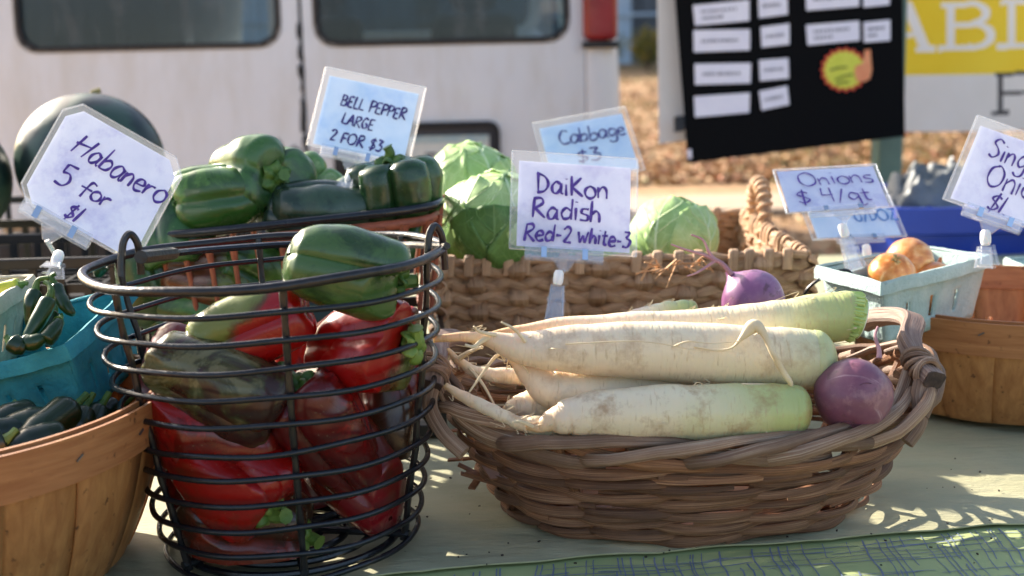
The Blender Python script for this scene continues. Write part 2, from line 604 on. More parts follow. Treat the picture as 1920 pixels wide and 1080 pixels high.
# shrubs in front of the building
n = NT('shrub_leaves')
n.base(n.ramp(n.attr(), [(0, lin((92, 104, 40))), (.5, lin((140, 136, 56))), (1, lin((186, 150, 70)))]))
n.set(Roughness=.7)
M['shrub'] = n.m
M['bark'] = simple('bark', (76, 60, 46), (110, 90, 70), 12, stretch=(4, 4, 1), rough=.9, bump=.6)
def shrub(x, y, s, label, seed):
    rg = random.Random(seed)
    z = gz(x, y)
    t = thing('shrub', (x, y, z), label, 'shrub', 'shrubs by the metal building')
    m1 = MB()
    for k in range(7):
        a = rg.uniform(0, 2 * PI)
        e = V((math.cos(a) * s * .5, math.sin(a) * s * .5, s * rg.uniform(.7, 1.1)))
        b = V((x, y, z))
        m1.tube([b, b + e * .5 + V((0, 0, s * .1)), b + e], [.02 * s, .014 * s, .006 * s], 5)
    part('stem', m1, M['bark'], t)
    m2 = MB()
    for k in range(900):
        d = V((rg.gauss(0, 1), rg.gauss(0, 1), rg.gauss(0, 1))).normalized() * rg.uniform(.35, 1)
        p = V((x, y, z + s * .62)) + V((d.x * s * .62, d.y * s * .5, d.z * s * .58)) * (1 + .35 * nz(d * 2 + V((seed, 0, 0))))
        if p.z < z: continue
        leaf(m2, p.x, p.y, p.z, rg.uniform(.04, .075) * s, rg)
    part('crown', m2, M['shrub'], t, smooth=False)
shrub(3.9, 36, 1.0, 'yellow green shrub showing between van and white board', 1)
shrub(4.9, 37, .8, 'smaller shrub beside the yellow green one, half hidden by white board', 2)
shrub(3.0, 38.5, .9, 'dark edged shrub just right of the van tail light', 3)

# ------------------------------------------------------------------ van
YV = 4.0
van_c = P(566, 120, YV)
vx, vy = van_c.x, van_c.y
n = NT('van_paint')
co = n.coord(rnd=False)
dirt = n.ramp(n.noise(n.coord((3, 3, .7), rnd=False), 3.2, 7, .68), [(.46, (0, 0, 0)), (.74, (.42, .42, .36))])
c = n.mix(dirt, lin((226, 226, 230)), lin((190, 180, 162)))
n.base(c); n.set(Roughness=.42); n.b.inputs['Coat Weight'].default_value = .2
M['van'] = n.m
M['seal'] = simple('window_rubber', (28, 28, 32), (44, 42, 44), 30, rough=.7)
M['rustseal'] = simple('dirty_gasket', (90, 78, 66), (130, 118, 104), 14, rough=.8)
n = NT('van_glass')
tr = n.new('ShaderNodeBsdfTransparent'); tr.inputs[0].default_value = (.27, .36, .40, 1)
gl = n.new('ShaderNodeBsdfGlossy'); gl.inputs['Roughness'].default_value = .03
lw = n.new('ShaderNodeLayerWeight'); lw.inputs[0].default_value = .5
fa = n.math('ADD', n.math('MULTIPLY', n.math('POWER', lw.outputs['Facing'], 4.0), .8), .05, True)
m1 = n.new('ShaderNodeMixShader')
n.link(fa, m1.inputs[0]); n.link(tr.outputs[0], m1.inputs[1]); n.link(gl.outputs[0], m1.inputs[2])
df = n.new('ShaderNodeBsdfDiffuse'); df.inputs[0].default_value = (.32, .31, .31, 1)
dm = n.ramp(n.noise(n.coord((5, 5, 1.0), rnd=False), 3.5, 8, .7), [(.5, (.015, .015, .015)), (.82, (.4, .4, .4))])
m2 = n.new('ShaderNodeMixShader')
n.link(dm, m2.inputs[0]); n.link(m1.outputs[0], m2.inputs[1]); n.link(df.outputs[0], m2.inputs[2])
n.link(m2.outputs[0], n.out.inputs[0])
M['vglass'] = n.m
M['vdark'] = simple('van_trim_black', (22, 22, 25), (36, 36, 40), 20, rough=.6)
M['interior'] = simple('van_interior_grey', (60, 60, 64), (80, 80, 84), 6, rough=.9)
M['tail'] = simple('tail_light_red', (132, 26, 38), (152, 40, 50), 12, rough=.2, coat=.5)
M['plate'] = simple('plate_white', (206, 208, 204), (222, 222, 214), 30, rough=.5)
M['plateblue'] = simple('plate_blue_print', (150, 178, 188), (190, 200, 192), 40, rough=.5)
M['platetext'] = simple('plate_dark_text', (70, 76, 90), rough=.5)
M['tyre'] = simple('tyre_rubber', (24, 24, 26), (36, 36, 38), 30, rough=.85)

van = thing('van', (vx, vy, 0), 'dusty white van parked rear towards the vegetable stall', 'van')
def rrect_ray(c, hx, hz, r, a):
    """point on a rounded rectangle along angle a from its centre"""
    dx, dz = math.cos(a), math.sin(a)
    t = min(hx / abs(dx) if abs(dx) > 1e-6 else 9e9, hz / abs(dz) if abs(dz) > 1e-6 else 9e9)
    x, z = dx * t, dz * t
    if r > 0 and abs(x) > hx - r and abs(z) > hz - r:
        cx, cz = math.copysign(hx - r, x), math.copysign(hz - r, z)
        b = dx * cx + dz * cz
        q = b * b - (cx * cx + cz * cz - r * r)
        if q > 0:
            t = b + math.sqrt(q); x, z = dx * t, dz * t
    return c[0] + x, c[1] + z
def framed(x0, x1, z0, z1, wc, whx, whz, wr, yfun, th):
    """slab with a rounded window opening"""
    m = MB()
    N = 96
    angs = sorted([2 * PI * k / N for k in range(N)] + [math.atan2(zz - wc[1], xx - wc[0]) % (2 * PI) for xx in (x0, x1) for zz in (z0, z1)])
    def outer(a):
        dx, dz = math.cos(a), math.sin(a)
        t = 9e9
        if dx > 1e-6: t = min(t, (x1 - wc[0]) / dx)
        if dx < -1e-6: t = min(t, (x0 - wc[0]) / dx)
        if dz > 1e-6: t = min(t, (z1 - wc[1]) / dz)
        if dz < -1e-6: t = min(t, (z0 - wc[1]) / dz)
        return wc[0] + dx * t, wc[1] + dz * t
    k = len(angs)
    rows = []
    for off in (0, th):
        for fr_ in (0, .3, .7, 1):
            row = []
            for a in angs:
                i, o_ = rrect_ray(wc, whx, whz, wr, a), outer(a)
                x, z = lerp(i[0], o_[0], fr_), lerp(i[1], o_[1], fr_)
                row.append(V((x, yfun(x, z) + off, z)))
            rows.append(row)
    order = [0, 1, 2, 3, 7, 6, 5, 4]
    vs = [p for r in order for p in rows[r]]
    fs = [(j * k + i, j * k + (i + 1) % k, ((j + 1) % 8) * k + (i + 1) % k, ((j + 1) % 8) * k + i) for j in range(8) for i in range(k)]
    return m.add(vs, fs)
def vy_(x, z):       # the rear leans forward towards the roof and curves at the sides
    return vy + .06 * max(0, (z - 1.1)) ** 1.3 + .05 * ((x - vx) / .95) ** 4
ZB, ZT = .62, 2.02
wz0 = P(300, 89, YV).z; wz0b = P(830, 77, YV).z
def pxx(px, py=80): return P(px, py, YV).x
doors = []
for nm, xa, xb, wa, wb, zb in (('rear_door', vx - 1.0, vx - .006, pxx(30), pxx(523), (wz0 + wz0b) / 2 + .002), ('rear_door', vx + .006, pxx(1097), pxx(596), pxx(1063), (wz0 + wz0b) / 2)):
    wc = ((wa + wb) / 2, zb + .31); whx, whz = (wb - wa) / 2, .31
    d_ = part('rear_door', framed(xa, xb, ZB, ZT, wc, whx, whz, .055, vy_, .05), M['van'], van)
    m = framed(wc[0] - whx - .012, wc[0] + whx + .012, wc[1] - whz - .012, wc[1] + whz + .012, wc, whx - .012, whz - .012, .05, lambda x, z: vy_(x, z) - .006, .02)
    # gasket is rounded outside as well
    g = MB()
    N = 80
    for k in range(N):
        pass
    ring = []
    for off, gr in ((-.004, .006), (-.006, .002), (-.004, -.008), (.02, -.008), (.02, .006)):
        for k in range(N):
            x, z = rrect_ray(wc, whx + gr, whz + gr, .06 + gr, 2 * PI * k / N + .001)
            ring.append(V((x, vy_(x, z) + off, z)))
    g.add(ring, [(j * N + i, j * N + (i + 1) % N, ((j + 1) % 5) * N + (i + 1) % N, ((j + 1) % 5) * N + i) for j in range(5) for i in range(N)])
    part('window_gasket', g, M['seal'], d_)
    g2 = MB()
    pl = [V((*[0] * 3,)) for _ in range(0)]
    pts = [rrect_ray(wc, whx + .009, whz + .009, .067, 2 * PI * k / 120) for k in range(120)]
    g2.tube([V((x, vy_(x, z) - .002, z)) for x, z in pts], .003, 5, closed=True)
    part('gasket_edge', g2, M['rustseal'], d_)
    gp = MB().grid(lambda u, v: V((lerp(wc[0] - whx, wc[0] + whx, u), vy_(lerp(wc[0] - whx, wc[0] + whx, u), lerp(wc[1] - whz, wc[1] + whz, v)) + .012, lerp(wc[1] - whz, wc[1] + whz, v))), 8, 6)
    part('window_pane', gp, M['vglass'], d_)
    doors.append(d_)
# seam between the doors, dirty filler strip set back
part('door_seam', MB().box((vx, vy + .035, (ZB + ZT) / 2), (.016, .03, ZT - ZB)), M['vdark'], van)
for k in range(9):
    z = P(566, 60 + k * 36 + R.uniform(-14, 14), YV).z
    part('seam_chip', MB().poly([V((vx + .004 + R.uniform(0, .006), vy_(vx, z) - .0015, z + q * .03)) if s_ else V((vx - .004 - R.uniform(0, .01), vy_(vx, z) - .0015, z + q * .03)) for s_, q in ((0, -.8), (0, 0), (0, .9), (1, .7), (1, 0), (1, -1))], .001, (0, -1, 0)), M['vdark'], van)
# bare patches where the paint has flaked
chip = simple('bare_primer', (108, 108, 112), (140, 138, 140), 30, rough=.8)
for (px, py, w, h, sd) in ((549, 305, 14, 38, 1), (519, 274, 6, 14, 2), (586, 312, 12, 30, 3), (540, 345, 22, 9, 4), (596, 345, 10, 12, 5)):
    rg = random.Random(sd)
    c0 = P(px, py, YV)
    pts = []
    for k in range(16):
        a = 2 * PI * k / 16; q = rg.uniform(.6, 1.1)
        x, z = c0.x + math.cos(a) * w / 600 * q, c0.z + math.sin(a) * h / 600 * q
        pts.append(V((x, vy_(x, z) - .0012, z)))
    part('paint_chip', MB().poly(pts, .001, (0, -1, 0)), chip, doors[0] if px < 560 else doors[1], smooth=False)
# corner posts, sides, roof
xr = pxx(1166, 120); xl = vx - (xr - vx) - .08
for sgn in (1, -1):
    xe = xr if sgn > 0 else xl
    xi = pxx(1099) if sgn > 0 else vx - 1.004
    m = MB()
    prof = [(0, 0), (.35, .0), (.62, .012), (.82, .04), (.95, .085), (1, .15), (1, 1.2), (1.0, 4.3)]
    def fnc(u, v):
        z = lerp(.55, 2.02, v)
        k = u * (len(prof) - 1); i = min(int(k), len(prof) - 2); f = k - i
        a = lerp(prof[i][0], prof[i + 1][0], f); b = lerp(prof[i][1], prof[i + 1][1], f)
        lean = 1 - .06 * max(0, z - 1.0) ** 1.5
        x = lerp(xi, xe, a)
        x = vx + (x - vx) * (lean + (.02 * max(0, 1.2 - z)) ) if a > .3 else x
        return V((x, vy_(xi, z) + b, z))
    m.grid(fnc, 14, 12)
    part('side_panel', m, M['van'], van, solid=.01)
    # tail light
    zt0 = P(1128, 76, YV).z
    lt = MB()
    x0, x1 = (pxx(1094), pxx(1159)) if sgn > 0 else (2 * vx - pxx(1159) - .08, 2 * vx - pxx(1094) - .08)
    lt.box(((x0 + x1) / 2, vy_(x0, 1.3) + .012, zt0 + .30), (x1 - x0, .1, .6))
    tl_ = part('tail_light', lt, M['tail'], van, bevel=.02)
    part('lens_strip', MB().box(((x0 + x1) / 2, vy_(x0, 1.3) - .036, zt0 + .16), (x1 - x0 - .02, .01, .012)), M['seal'], tl_)
    part('lamp_base', MB().box(((x0 + x1) / 2, vy_(x0, 1.3) + .02, zt0 - .012), (x1 - x0 + .004, .1, .02)), M['vdark'], tl_)
m = MB().grid(lambda u, v: V((lerp(xl * 1.0, xr, u) * 1.0, lerp(vy + .08, vy + 4.9, v), 2.02 + .12 * math.sin(PI * u) ** .6)), 16, 4)
part('roof', m, M['van'], van, solid=.02)
part('floor_pan', MB().box((vx, vy + 2.4, .5), (1.86, 4.6, .12)), M['interior'], van)
# front end with windscreen opening, dash and seats seen through the rear glass
fy = vy + 4.7
part('nose', MB().box((vx, fy + .3, .9), (1.8, .9, .8)), M['van'], van, bevel=.1)
part('windscreen_frame', framed(vx - .95, vx + .95, 1.25, 2.05, (vx, 1.63), .80, .33, .12, lambda x, z: fy, .06), M['van'], van)
part('windscreen', MB().box((vx, fy + .03, 1.63), (1.62, .006, .68)), M['vglass'], van)
for sx in (-.45, .45):
    st = part('front_seat', MB().box((vx + sx, vy + 3.6, 1.02), (.5, .16, .68)), M['interior'], van, bevel=.06)
    part('headrest', MB().box((vx + sx, vy + 3.62, 1.47), (.27, .12, .17)), M['interior'], st, bevel=.05)
part('bumper', MB().box((vx, vy - .06, .5), (1.94, .16, .2)), M['vdark'], van, bevel=.03)
for sx in (-.82, .82):
    for yy in (vy + 1.0, vy + 4.2):
        w = MB().lathe([(.20, -.11), (.34, -.11), (.37, -.07), (.37, .07), (.34, .11), (.20, .11)], 32).xf(Matrix.Translation((vx + sx, yy, .37)) @ Matrix.Rotation(PI / 2, 4, 'Y'))
        wo = part('wheel', w, M['tyre'], van)
        part('rim', MB().lathe([(.02, -.09), (.19, -.10), (.20, 0), (.19, .10), (.02, .09)], 24).xf(Matrix.Translation((vx + sx, yy, .37)) @ Matrix.Rotation(PI / 2, 4, 'Y')), M['staple'], wo)
# number plate in its recess
pz1, pz0 = P(860, 232, YV).z, P(860, 352, YV).z
px0, px1 = pxx(750, 290), pxx(935, 290)
pc = ((px0 + px1) / 2, (pz0 + pz1) / 2)
N = 64; ring = []
for off, gr in ((-.002, .006), (-.022, .002), (-.022, -.008), (-.003, -.014)):
    for k in range(N):
        x, z = rrect_ray(pc, (px1 - px0) / 2 + gr, (pz1 - pz0) / 2 + gr, .03 + gr, 2 * PI * k / N + .001)
        ring.append(V((x, vy_(x, z) + off, z)))
m = MB().add(ring, [(j * N + i, j * N + (i + 1) % N, ((j + 1) % 4) * N + (i + 1) % N, ((j + 1) % 4) * N + i) for j in range(4) for i in range(N)])
pr = part('plate_surround', m, M['seal'], van)
part('plate_backing', MB().box((pc[0], vy - .001, pc[1]), (px1 - px0 - .02, .006, pz1 - pz0 - .02)), M['interior'], pr)
pl_ = part('number_plate', MB().box((pc[0] - .004, vy - .008, pc[1] - .014), (px1 - px0 - .05, .004, pz1 - pz0 - .05)), M['plate'], van, bevel=.001)
part('plate_band', MB().box((pc[0] - .004, vy - .0115, pc[1] + .050), (px1 - px0 - .06, .002, .022)), M['plateblue'], pl_)
part('plate_band', MB().poly([V((pc[0] + .03, vy - .0105, pc[1] + .036)), V((pc[0] + .11, vy - .0105, pc[1] + .036)), V((pc[0] + .10, vy - .0105, pc[1] + .006)), V((pc[0] + .075, vy - .0105, pc[1] + .02))], .001, (0, -1, 0)), M['plateblue'], pl_)
tx = MB()
zc, hh = pc[1] - .035, .04
def bar2(m, a, b, w):
    a, b = V(a), V(b)
    m.tube([a, b], w, 6)
yp = vy - .012
X0 = pxx(806, 300)
for seg in (((X0 - .018, zc + hh), (X0 + .018, zc + hh)), ((X0, zc + hh), (X0, zc - hh))):
    bar2(tx, (seg[0][0], yp, seg[0][1]), (seg[1][0], yp, seg[1][1]), .0035)
X1 = pxx(846, 300)
tx.tube([V((x, yp, z)) for x, z in [tuple(p) for p in crm([(X1 - .018, zc + .025), (X1, zc + hh), (X1 + .018, zc + .02), (X1 - .018, zc - hh), (X1 + .02, zc - hh)], 6)]], .0035, 6)
X2 = pxx(775, 300)
tx.tube([V((X2 - .015, yp, zc + hh)), V((X2 - .015, yp, zc - hh)), V((X2 + .01, yp, zc - hh))], .0035, 6)
part('plate_characters', tx, M['platetext'], pl_)
# latch recess on the right door
lc = P(648, 325, YV)
lh = part('door_latch', MB().box((lc.x, vy - .004, lc.z), (.085, .03, .13)), M['vdark'], van, bevel=.012)
part('latch_lever', MB().box((lc.x + .01, vy - .026, lc.z + .02), (.05, .016, .03)), M['seal'], lh, bevel=.005)

# ------------------------------------------------------------------ poster boards, post, banner, blue tote
n = NT('black_board'); n.base((.0045, .0045, .005, 1)); n.set(Roughness=.75); n.b.inputs['Specular IOR Level'].default_value = .08
M['board'] = n.m
M['wboard'] = simple('white_board', (214, 210, 206), (226, 222, 218), 8, rough=.6)
M['paper'] = simple('label_paper', (226, 222, 234), (236, 232, 240), 30, rough=.7)
M['print'] = simple('grey_print', (120, 116, 128), (150, 146, 156), 200, rough=.7)
YB = 2.9
def bp(px, py, k=0.0): return P(px, py, YB - k)
wb = thing('white_poster_board', P(1262, 268, YB + .06), 'plain white poster board standing behind the black board edge', 'board')
nb = -CF
part('panel', MB().poly([P(1231, -160, YB + .06), P(1420, -160, YB + .06), P(1420, 235, YB + .06), P(1290, 262, YB + .06), P(1236, 270, YB + .06)], .006, -nb), M['wboard'], wb, smooth=False)
bb = thing('black_poster_board', P(1490, 290, YB), 'black poster board with rows of small white paper labels', 'board')
part('panel', MB().poly([bp(1254, -160), bp(1690, -170), bp(1697, 255), bp(1290, 306)], .007, -nb), M['board'], bb, smooth=False)
part('clip', MB().poly([bp(1266, 218, .004), bp(1283, 216, .004), bp(1284, 243, .004), bp(1267, 245, .004)], .03, -nb), M['vdark'], bb, smooth=False)
part('corner_tag', MB().poly([bp(1289, 281, .004), bp(1296, 280, .004), bp(1297, 297, .004), bp(1290, 298, .004)], .002, nb), M['paper'], bb, smooth=False)
LB = [((1299, 10), (1405, 0), (1405, 39), (1303, 48), 2), ((1300, 57), (1406, 55), (1406, 94), (1301, 98), 1), ((1302, 120), (1408, 118), (1407, 156), (1303, 159), 1),
      ((1301, 181), (1406, 174), (1405, 211), (1303, 220), 0), ((1421, -10), (1476, -12), (1477, 27), (1423, 34), 1), ((1426, 51), (1480, 44), (1480, 83), (1428, 89), 1),
      ((1423, 113), (1478, 109), (1479, 147), (1425, 152), 1), ((1423, 171), (1476, 161), (1480, 196), (1428, 207), 1), ((1511, 47), (1611, 39), (1612, 76), (1514, 85), 2), ((1619, 42), (1669, 37), (1669, 76), (1620, 80), 2),
      ((1297, -55), (1404, -66), (1404, -24), (1300, -14), 1), ((1510, -20), (1610, -28), (1611, 12), (1512, 20), 1), ((1618, -26), (1668, -30), (1668, 9), (1619, 14), 1)]
for a, b, c_, d_, rows in LB:
    lo = part('paper_label', MB().poly([bp(*a, .003), bp(*b, .003), bp(*c_, .003), bp(*d_, .003)], .0012, nb), M['paper'], bb, smooth=False)
    for r_ in range(rows):
        f = .5 if rows == 1 else (.36, .68)[r_]
        u = .14
        m = MB()
        end = .78 if r_ == 0 else .5
        while u < end:
            w = R.uniform(.03, .06)
            def q(uu, vv):
                t_ = V(a).lerp(V(b), uu); b_ = V(d_).lerp(V(c_), uu); s_ = t_.lerp(b_, vv)
                return bp(s_.x, s_.y, .0046)
            hv = R.uniform(.06, .09)
            m.poly([q(u, f - hv), q(u + w, f - hv), q(u + w, f + hv), q(u, f + hv)], .0003, nb)
            u += w + R.uniform(.012, .03)
        part('faint_print', m, M['print'], lo, smooth=False)
# starburst price tag with a raised finger
M['burst_r'] = simple('burst_red', (200, 60, 40), (214, 84, 50), 30, rough=.6)
M['burst_y'] = simple('burst_yellow', (206, 208, 62), (220, 216, 80), 30, rough=.6)
M['hand'] = simple('burst_hand', (226, 130, 84), (236, 160, 110), 30, rough=.6)
sb = thing('starburst_tag', bp(1585, 175, .004), 'yellow starburst tag with red zigzag edge on black board', 'tag')
def star(cx, cy, r1, r2, nn, k):
    return [bp(cx + math.cos(PI * i / nn) * (r1 if i % 2 else r2), cy + math.sin(PI * i / nn) * (r1 if i % 2 else r2) * .93, k) for i in range(2 * nn)]
part('red_edge', MB().poly(star(1583, 131, 46, 41, 19, .003), .001, nb), M['burst_r'], sb, smooth=False)
part('yellow_face', MB().poly(star(1583, 131, 40, 35, 19, .0045), .001, nb), M['burst_y'], sb, smooth=False)
hp = [(1606, 152), (1602, 136), (1604, 124), (1614, 120), (1618, 116), (1621, 94), (1632, 93), (1633, 112), (1635, 132), (1631, 148), (1620, 154)]
hm = part('raised_hand', MB().poly([bp(*p, .006) for p in hp], .001, nb), M['hand'], sb, smooth=False)
mk = MB()
for (x0, y0, x1, y1) in ((1556, 132, 1588, 126), (1566, 150, 1598, 140), (1568, 158, 1592, 154)):
    mk.tube([bp(x0, y0, .0062), bp((x0 + x1) / 2, (y0 + y1) / 2 - 2, .0062), bp(x1, y1, .0062)], .0022, 5)
part('faint_print', mk, simple('burst_ink', (110, 120, 50), rough=.7), sb)

# easel that carries both boards
M['post'] = simple('green_painted_steel', (86, 116, 106), (104, 134, 122), 14, rough=.5, bump=.1)
p0 = P(1660, 380, 3.15)
post = thing('green_post', (p0.x, p0.y, 0), 'green square steel post holding the black board and banner', 'post')
part('upright', MB().box((p0.x, p0.y, 1.1), (.062, .062, 2.2)), M['post'], post, bevel=.006)
part('base_plate', MB().box((p0.x, p0.y, .012), (.26, .26, .024)), M['post'], post, bevel=.004)
q0 = P(1330, 200, 3.05)
part('cross_arm', MB().box(((p0.x + q0.x) / 2 - .0, p0.y - .05, P(1400, -60, 3.1).z), (p0.x - q0.x + .3, .03, .03)), M['post'], post)
p2 = P(2240, 380, 3.45)
post2 = thing('green_post', (p2.x, p2.y, 0), 'green post at the far right end of the yellow banner', 'post')
part('upright', MB().box((p2.x, p2.y, 1.1), (.062, .062, 2.2)), M['post'], post2, bevel=.006)
part('base_plate', MB().box((p2.x, p2.y, .012), (.26, .26, .024)), M['post'], post2, bevel=.004)
# banner
YN = 3.5
def np_(px, py, k=0.0): return P(px, py, YN - k) + V((0, .012 * math.sin(px * .02) - .0 * k, 0))
def vinyl(name, c1, c2, tr_):
    return translucent_mat(name, lambda n: n.ramp(n.noise(n.coord(), 5, 4), [(.3, lin(c1)), (.7, lin(c2))]), tr_, .5)
ban = thing('banner', np_(1950, 245), 'vinyl banner with white letters ABL on a yellow band', 'banner')
def inside(poly, x, y):
    c = False
    for i in range(len(poly)):
        (x0, y0), (x1, y1) = poly[i], poly[i - 1]
        if (y0 > y) != (y1 > y) and x < (x1 - x0) * (y - y0) / (y1 - y0) + x0: c = not c
    return c
def stroke2(x0, y0, x1, y1, w): return [(x0 - w, y0), (x0 + w, y0), (x1 + w, y1), (x1 - w, y1)]
def arc(cx, cy, rx, ry, w, a0=-PI / 2, a1=PI / 2, nn=14):
    o_ = [(cx + rx * math.cos(lerp(a0, a1, i / nn)), cy + ry * math.sin(lerp(a0, a1, i / nn))) for i in range(nn + 1)]
    i_ = [(cx + (rx - w) * math.cos(lerp(a1, a0, i / nn)), cy + (ry - w * .55) * math.sin(lerp(a1, a0, i / nn))) for i in range(nn + 1)]
    return [o_[i:i + 2] + [i_[nn - i - 1], i_[nn - i]] for i in range(nn)]
LET = [[stroke2(1662, 88, 1694, -4, 5), stroke2(1700, -4, 1733, 82, 10), [(1718, 82), (1752, 80), (1752, 92), (1716, 93)], [(1650, 84), (1676, 84), (1676, 94), (1650, 95)], [(1678, 56), (1716, 54), (1716, 63), (1678, 65)]],
       [[(1772, 4), (1788, 4), (1788, 88), (1772, 88)], [(1758, 80), (1820, 78), (1820, 89), (1758, 91)], [(1762, 0), (1818, -2), (1818, 8), (1762, 10)], [(1788, 38), (1822, 37), (1822, 46), (1788, 47)]] + arc(1818, 20, 38, 23, 17) + arc(1820, 62, 46, 27, 18),
       [[(1890, 0), (1906, 0), (1906, 86), (1890, 86)], [(1868, 78), (1960, 75), (1960, 86), (1868, 89)], [(1874, -4), (1924, -6), (1924, 4), (1874, 6)], [(1950, 50), (1962, 50), (1962, 86), (1950, 86)]],
       [[(1870, 134), (1881, 134), (1881, 210), (1870, 210)], [(1858, 204), (1892, 203), (1892, 211), (1858, 212)], [(1864, 132), (1960, 129), (1960, 137), (1864, 139)], [(1881, 168), (1930, 166), (1930, 173), (1881, 174)]]]
LET = [[[(x, y + 7) for x, y in pp] for pp in L4] for L4 in LET[:3]] + [[[(x, y + 7) for x, y in pp] for pp in LET[3]]]
bxs = [(min(x for pp in L4 for x, y in pp), max(x for pp in L4 for x, y in pp)) for L4 in LET]
step = 2.5
cells = {0: MB(), 1: MB(), 2: MB(), 3: MB(), 4: MB(), 5: MB()}       # white, yellow, four letters
y = -330.0
while y < 248:
    st_y = step if -12 < y < 224 else 12.0
    x = 1660.0
    while x < 2240:
        st_x = step if (x < 1965 and -12 < y < 224) else 12.0
        cx, cy = x + st_x / 2, y + st_y / 2
        k = 1 if -150 < cy < 141 else 0
        for li, (b0_, b1_) in enumerate(bxs):
            if b0_ - 1 < cx < b1_ + 1 and any(inside(pp, cx, cy) for pp in LET[li]): k = 2 + li
        sag = lambda px: 8 * (px - 1660) / 580
        cells[k].add([np_(a_, b_ - sag(a_)) for a_, b_ in ((x, y), (x + st_x, y), (x + st_x, y + st_y), (x, y + st_y))], [(0, 1, 2, 3)])
        x += st_x
    y += st_y
wl = vinyl('white_vinyl', (226, 222, 216), (238, 234, 230), .36)
part('white_sheet', cells[0], wl, ban, smooth=False, weld=True)
part('yellow_band', cells[1], vinyl('yellow_vinyl', (244, 208, 34), (248, 218, 54), .36), ban, smooth=False, weld=True)
lw_ = vinyl('white_letter_vinyl', (240, 236, 230), (246, 242, 238), .36)
for k in (2, 3, 4):
    part('letter', cells[k], lw_, ban, smooth=False, weld=True)
part('letter', cells[5], simple('dark_letter_vinyl', (60, 54, 54), rough=.6), ban, smooth=False, weld=True)

# blue tote draped with a grey tarp
M['blue'] = simple('blue_plastic', (10, 48, 148), (18, 60, 166), 8, rough=.45, bump=.15)
tb = P(1868, 460, 2.35)
tote = thing('blue_tote', (tb.x, tb.y, .0), 'bright blue plastic tote behind the onion baskets', 'tote')
tz = P(1800, 372, 2.35).z
m = MB()
hx0, hx1 = .27, .30
for a, zz in ((hx0 - .05, .06), (hx1 - .02, tz - .06), (hx1, tz - .055), (hx1, tz), (hx1 - .015, tz), (hx1 - .03, tz - .06), (hx0 - .06, .09)):
    pass
prof = [(hx0 - .05, .45), (hx1 - .02, tz - .05), (hx1, tz - .045), (hx1, tz), (hx1 - .014, tz), (hx1 - .034, tz - .05), (hx0 - .062, .48)]
N = 48; vs_ = []
for hx, zz in prof:
    for k in range(N):
        x, y = rrect_ray((0, 0), hx, hx * .75, .05, 2 * PI * k / N + .001)
        vs_.append(V((tb.x + .06 + x, tb.y + .1 + y, zz)))
m.add(vs_, [(j * N + i, j * N + (i + 1) % N, (j + 1) * N + (i + 1) % N, (j + 1) * N + i) for j in range(len(prof) - 1) for i in range(N)] + [tuple(range(N))])
part('tub', m, M['blue'], tote)
part('floor', MB().box((tb.x + .06, tb.y + .1, .475), (.38, .28, .01)), M['blue'], tote)
for s_ in (-1, 0, 1):
    part('rib', MB().box((tb.x + .06 + s_ * .13, tb.y + .1 - .205, .68), (.03, .016, .34), Matrix.Rotation(-.05, 3, 'X')), M['blue'], tote, bevel=.004)
# stand beneath the tote
stn = thing('wooden_crate', (tb.x + .06, tb.y + .1, 0), 'wooden crate under the blue tote', 'crate')
for k in range(4):
    part('slat', MB().box((tb.x + .06, tb.y - .16, .06 + k * .11), (.56, .012, .09)), M['bushel_r'], stn, bevel=.002)
    part('slat', MB().box((tb.x + .06, tb.y + .36, .06 + k * .11), (.56, .012, .09)), M['bushel_r'], stn, bevel=.002)
for sx in (-.26, .26):
    for yy in (tb.y - .14, tb.y + .34):
        part('corner_post', MB().box((tb.x + .06 + sx, yy, .22), (.03, .03, .44)), M['bushel_r'], stn)
part('top_board', MB().box((tb.x + .06, tb.y + .1, .444), (.56, .5, .012)), M['bushel_r'], stn)
tarp = simple('grey_tarp', (84, 90, 94), (124, 128, 128), 18, rough=.55, bump=.5, bscale=30)
def tarpf(u, v):
    a = 2 * PI * u
    r = .012 + .085 * v
    c0 = P(1765, 360, 2.38)
    h = .055 * math.cos(min(1, v) * PI / 2) ** .7 + .030 * nz((math.cos(a) * v * 5, math.sin(a) * v * 5, 1.3), 1.2) + .012 * nz((math.cos(a) * v * 13, math.sin(a) * v * 13, 4.3), 1.2) + .012 * math.sin(5 * a) * v
    return V((c0.x + math.cos(a) * r * 1.05, c0.y + math.sin(a) * r * .8 + .02, tz - .006 + h - .03 * max(0, v - .8) * 5 * .3))
solo('folded_tarp', MB().grid(tarpf, 48, 18, cu=True), tarp, (P(1765, 360, 2.38).x, P(1765, 360, 2.38).y, tz), 'crumpled grey tarp bundled on top of the blue tote', 'tarp', solid=.004)

# ------------------------------------------------------------------ table and its cloths
M['twhite'] = simple('table_plastic', (200, 198, 190), rough=.6)
tab = thing('folding_table', (0, 1.35, 0), 'long folding table carrying all the produce under its cloth', 'table')
part('table_top', MB().box((0, 1.36, TZ - .033), (2.6, 1.62, .04)), M['twhite'], tab, bevel=.006)
for sx in (-1.15, 1.15):
    for yy in (.7, 2.0):
        part('leg', MB().tube([(sx, yy, 0), (sx, yy, TZ - .054)], .016, 10), M['staple'], tab)
A0, A1 = T(760, 1076), T(1920, 981)
ldir = (A1 - A0).normalized(); lnor = V((-ldir.y, ldir.x, 0))      # points away from the camera
def wr(x, y):
    return .0016 * nz((x * 7, y * 20, 0), 1) + .0010 * nz((x * 22, y * 48, 2), 1) - .0012 * (1 - min(1, abs(nz((x * 5 + 3, y * 13, 8), 1)) * 5)) ** 2
def cl(u, v, lift):
    """cloth coordinates: u along the border line, v across it"""
    p = A0 + ldir * u + lnor * v
    z = TZ + lift + wr(p.x, p.y)
    return V((p.x, p.y, z))
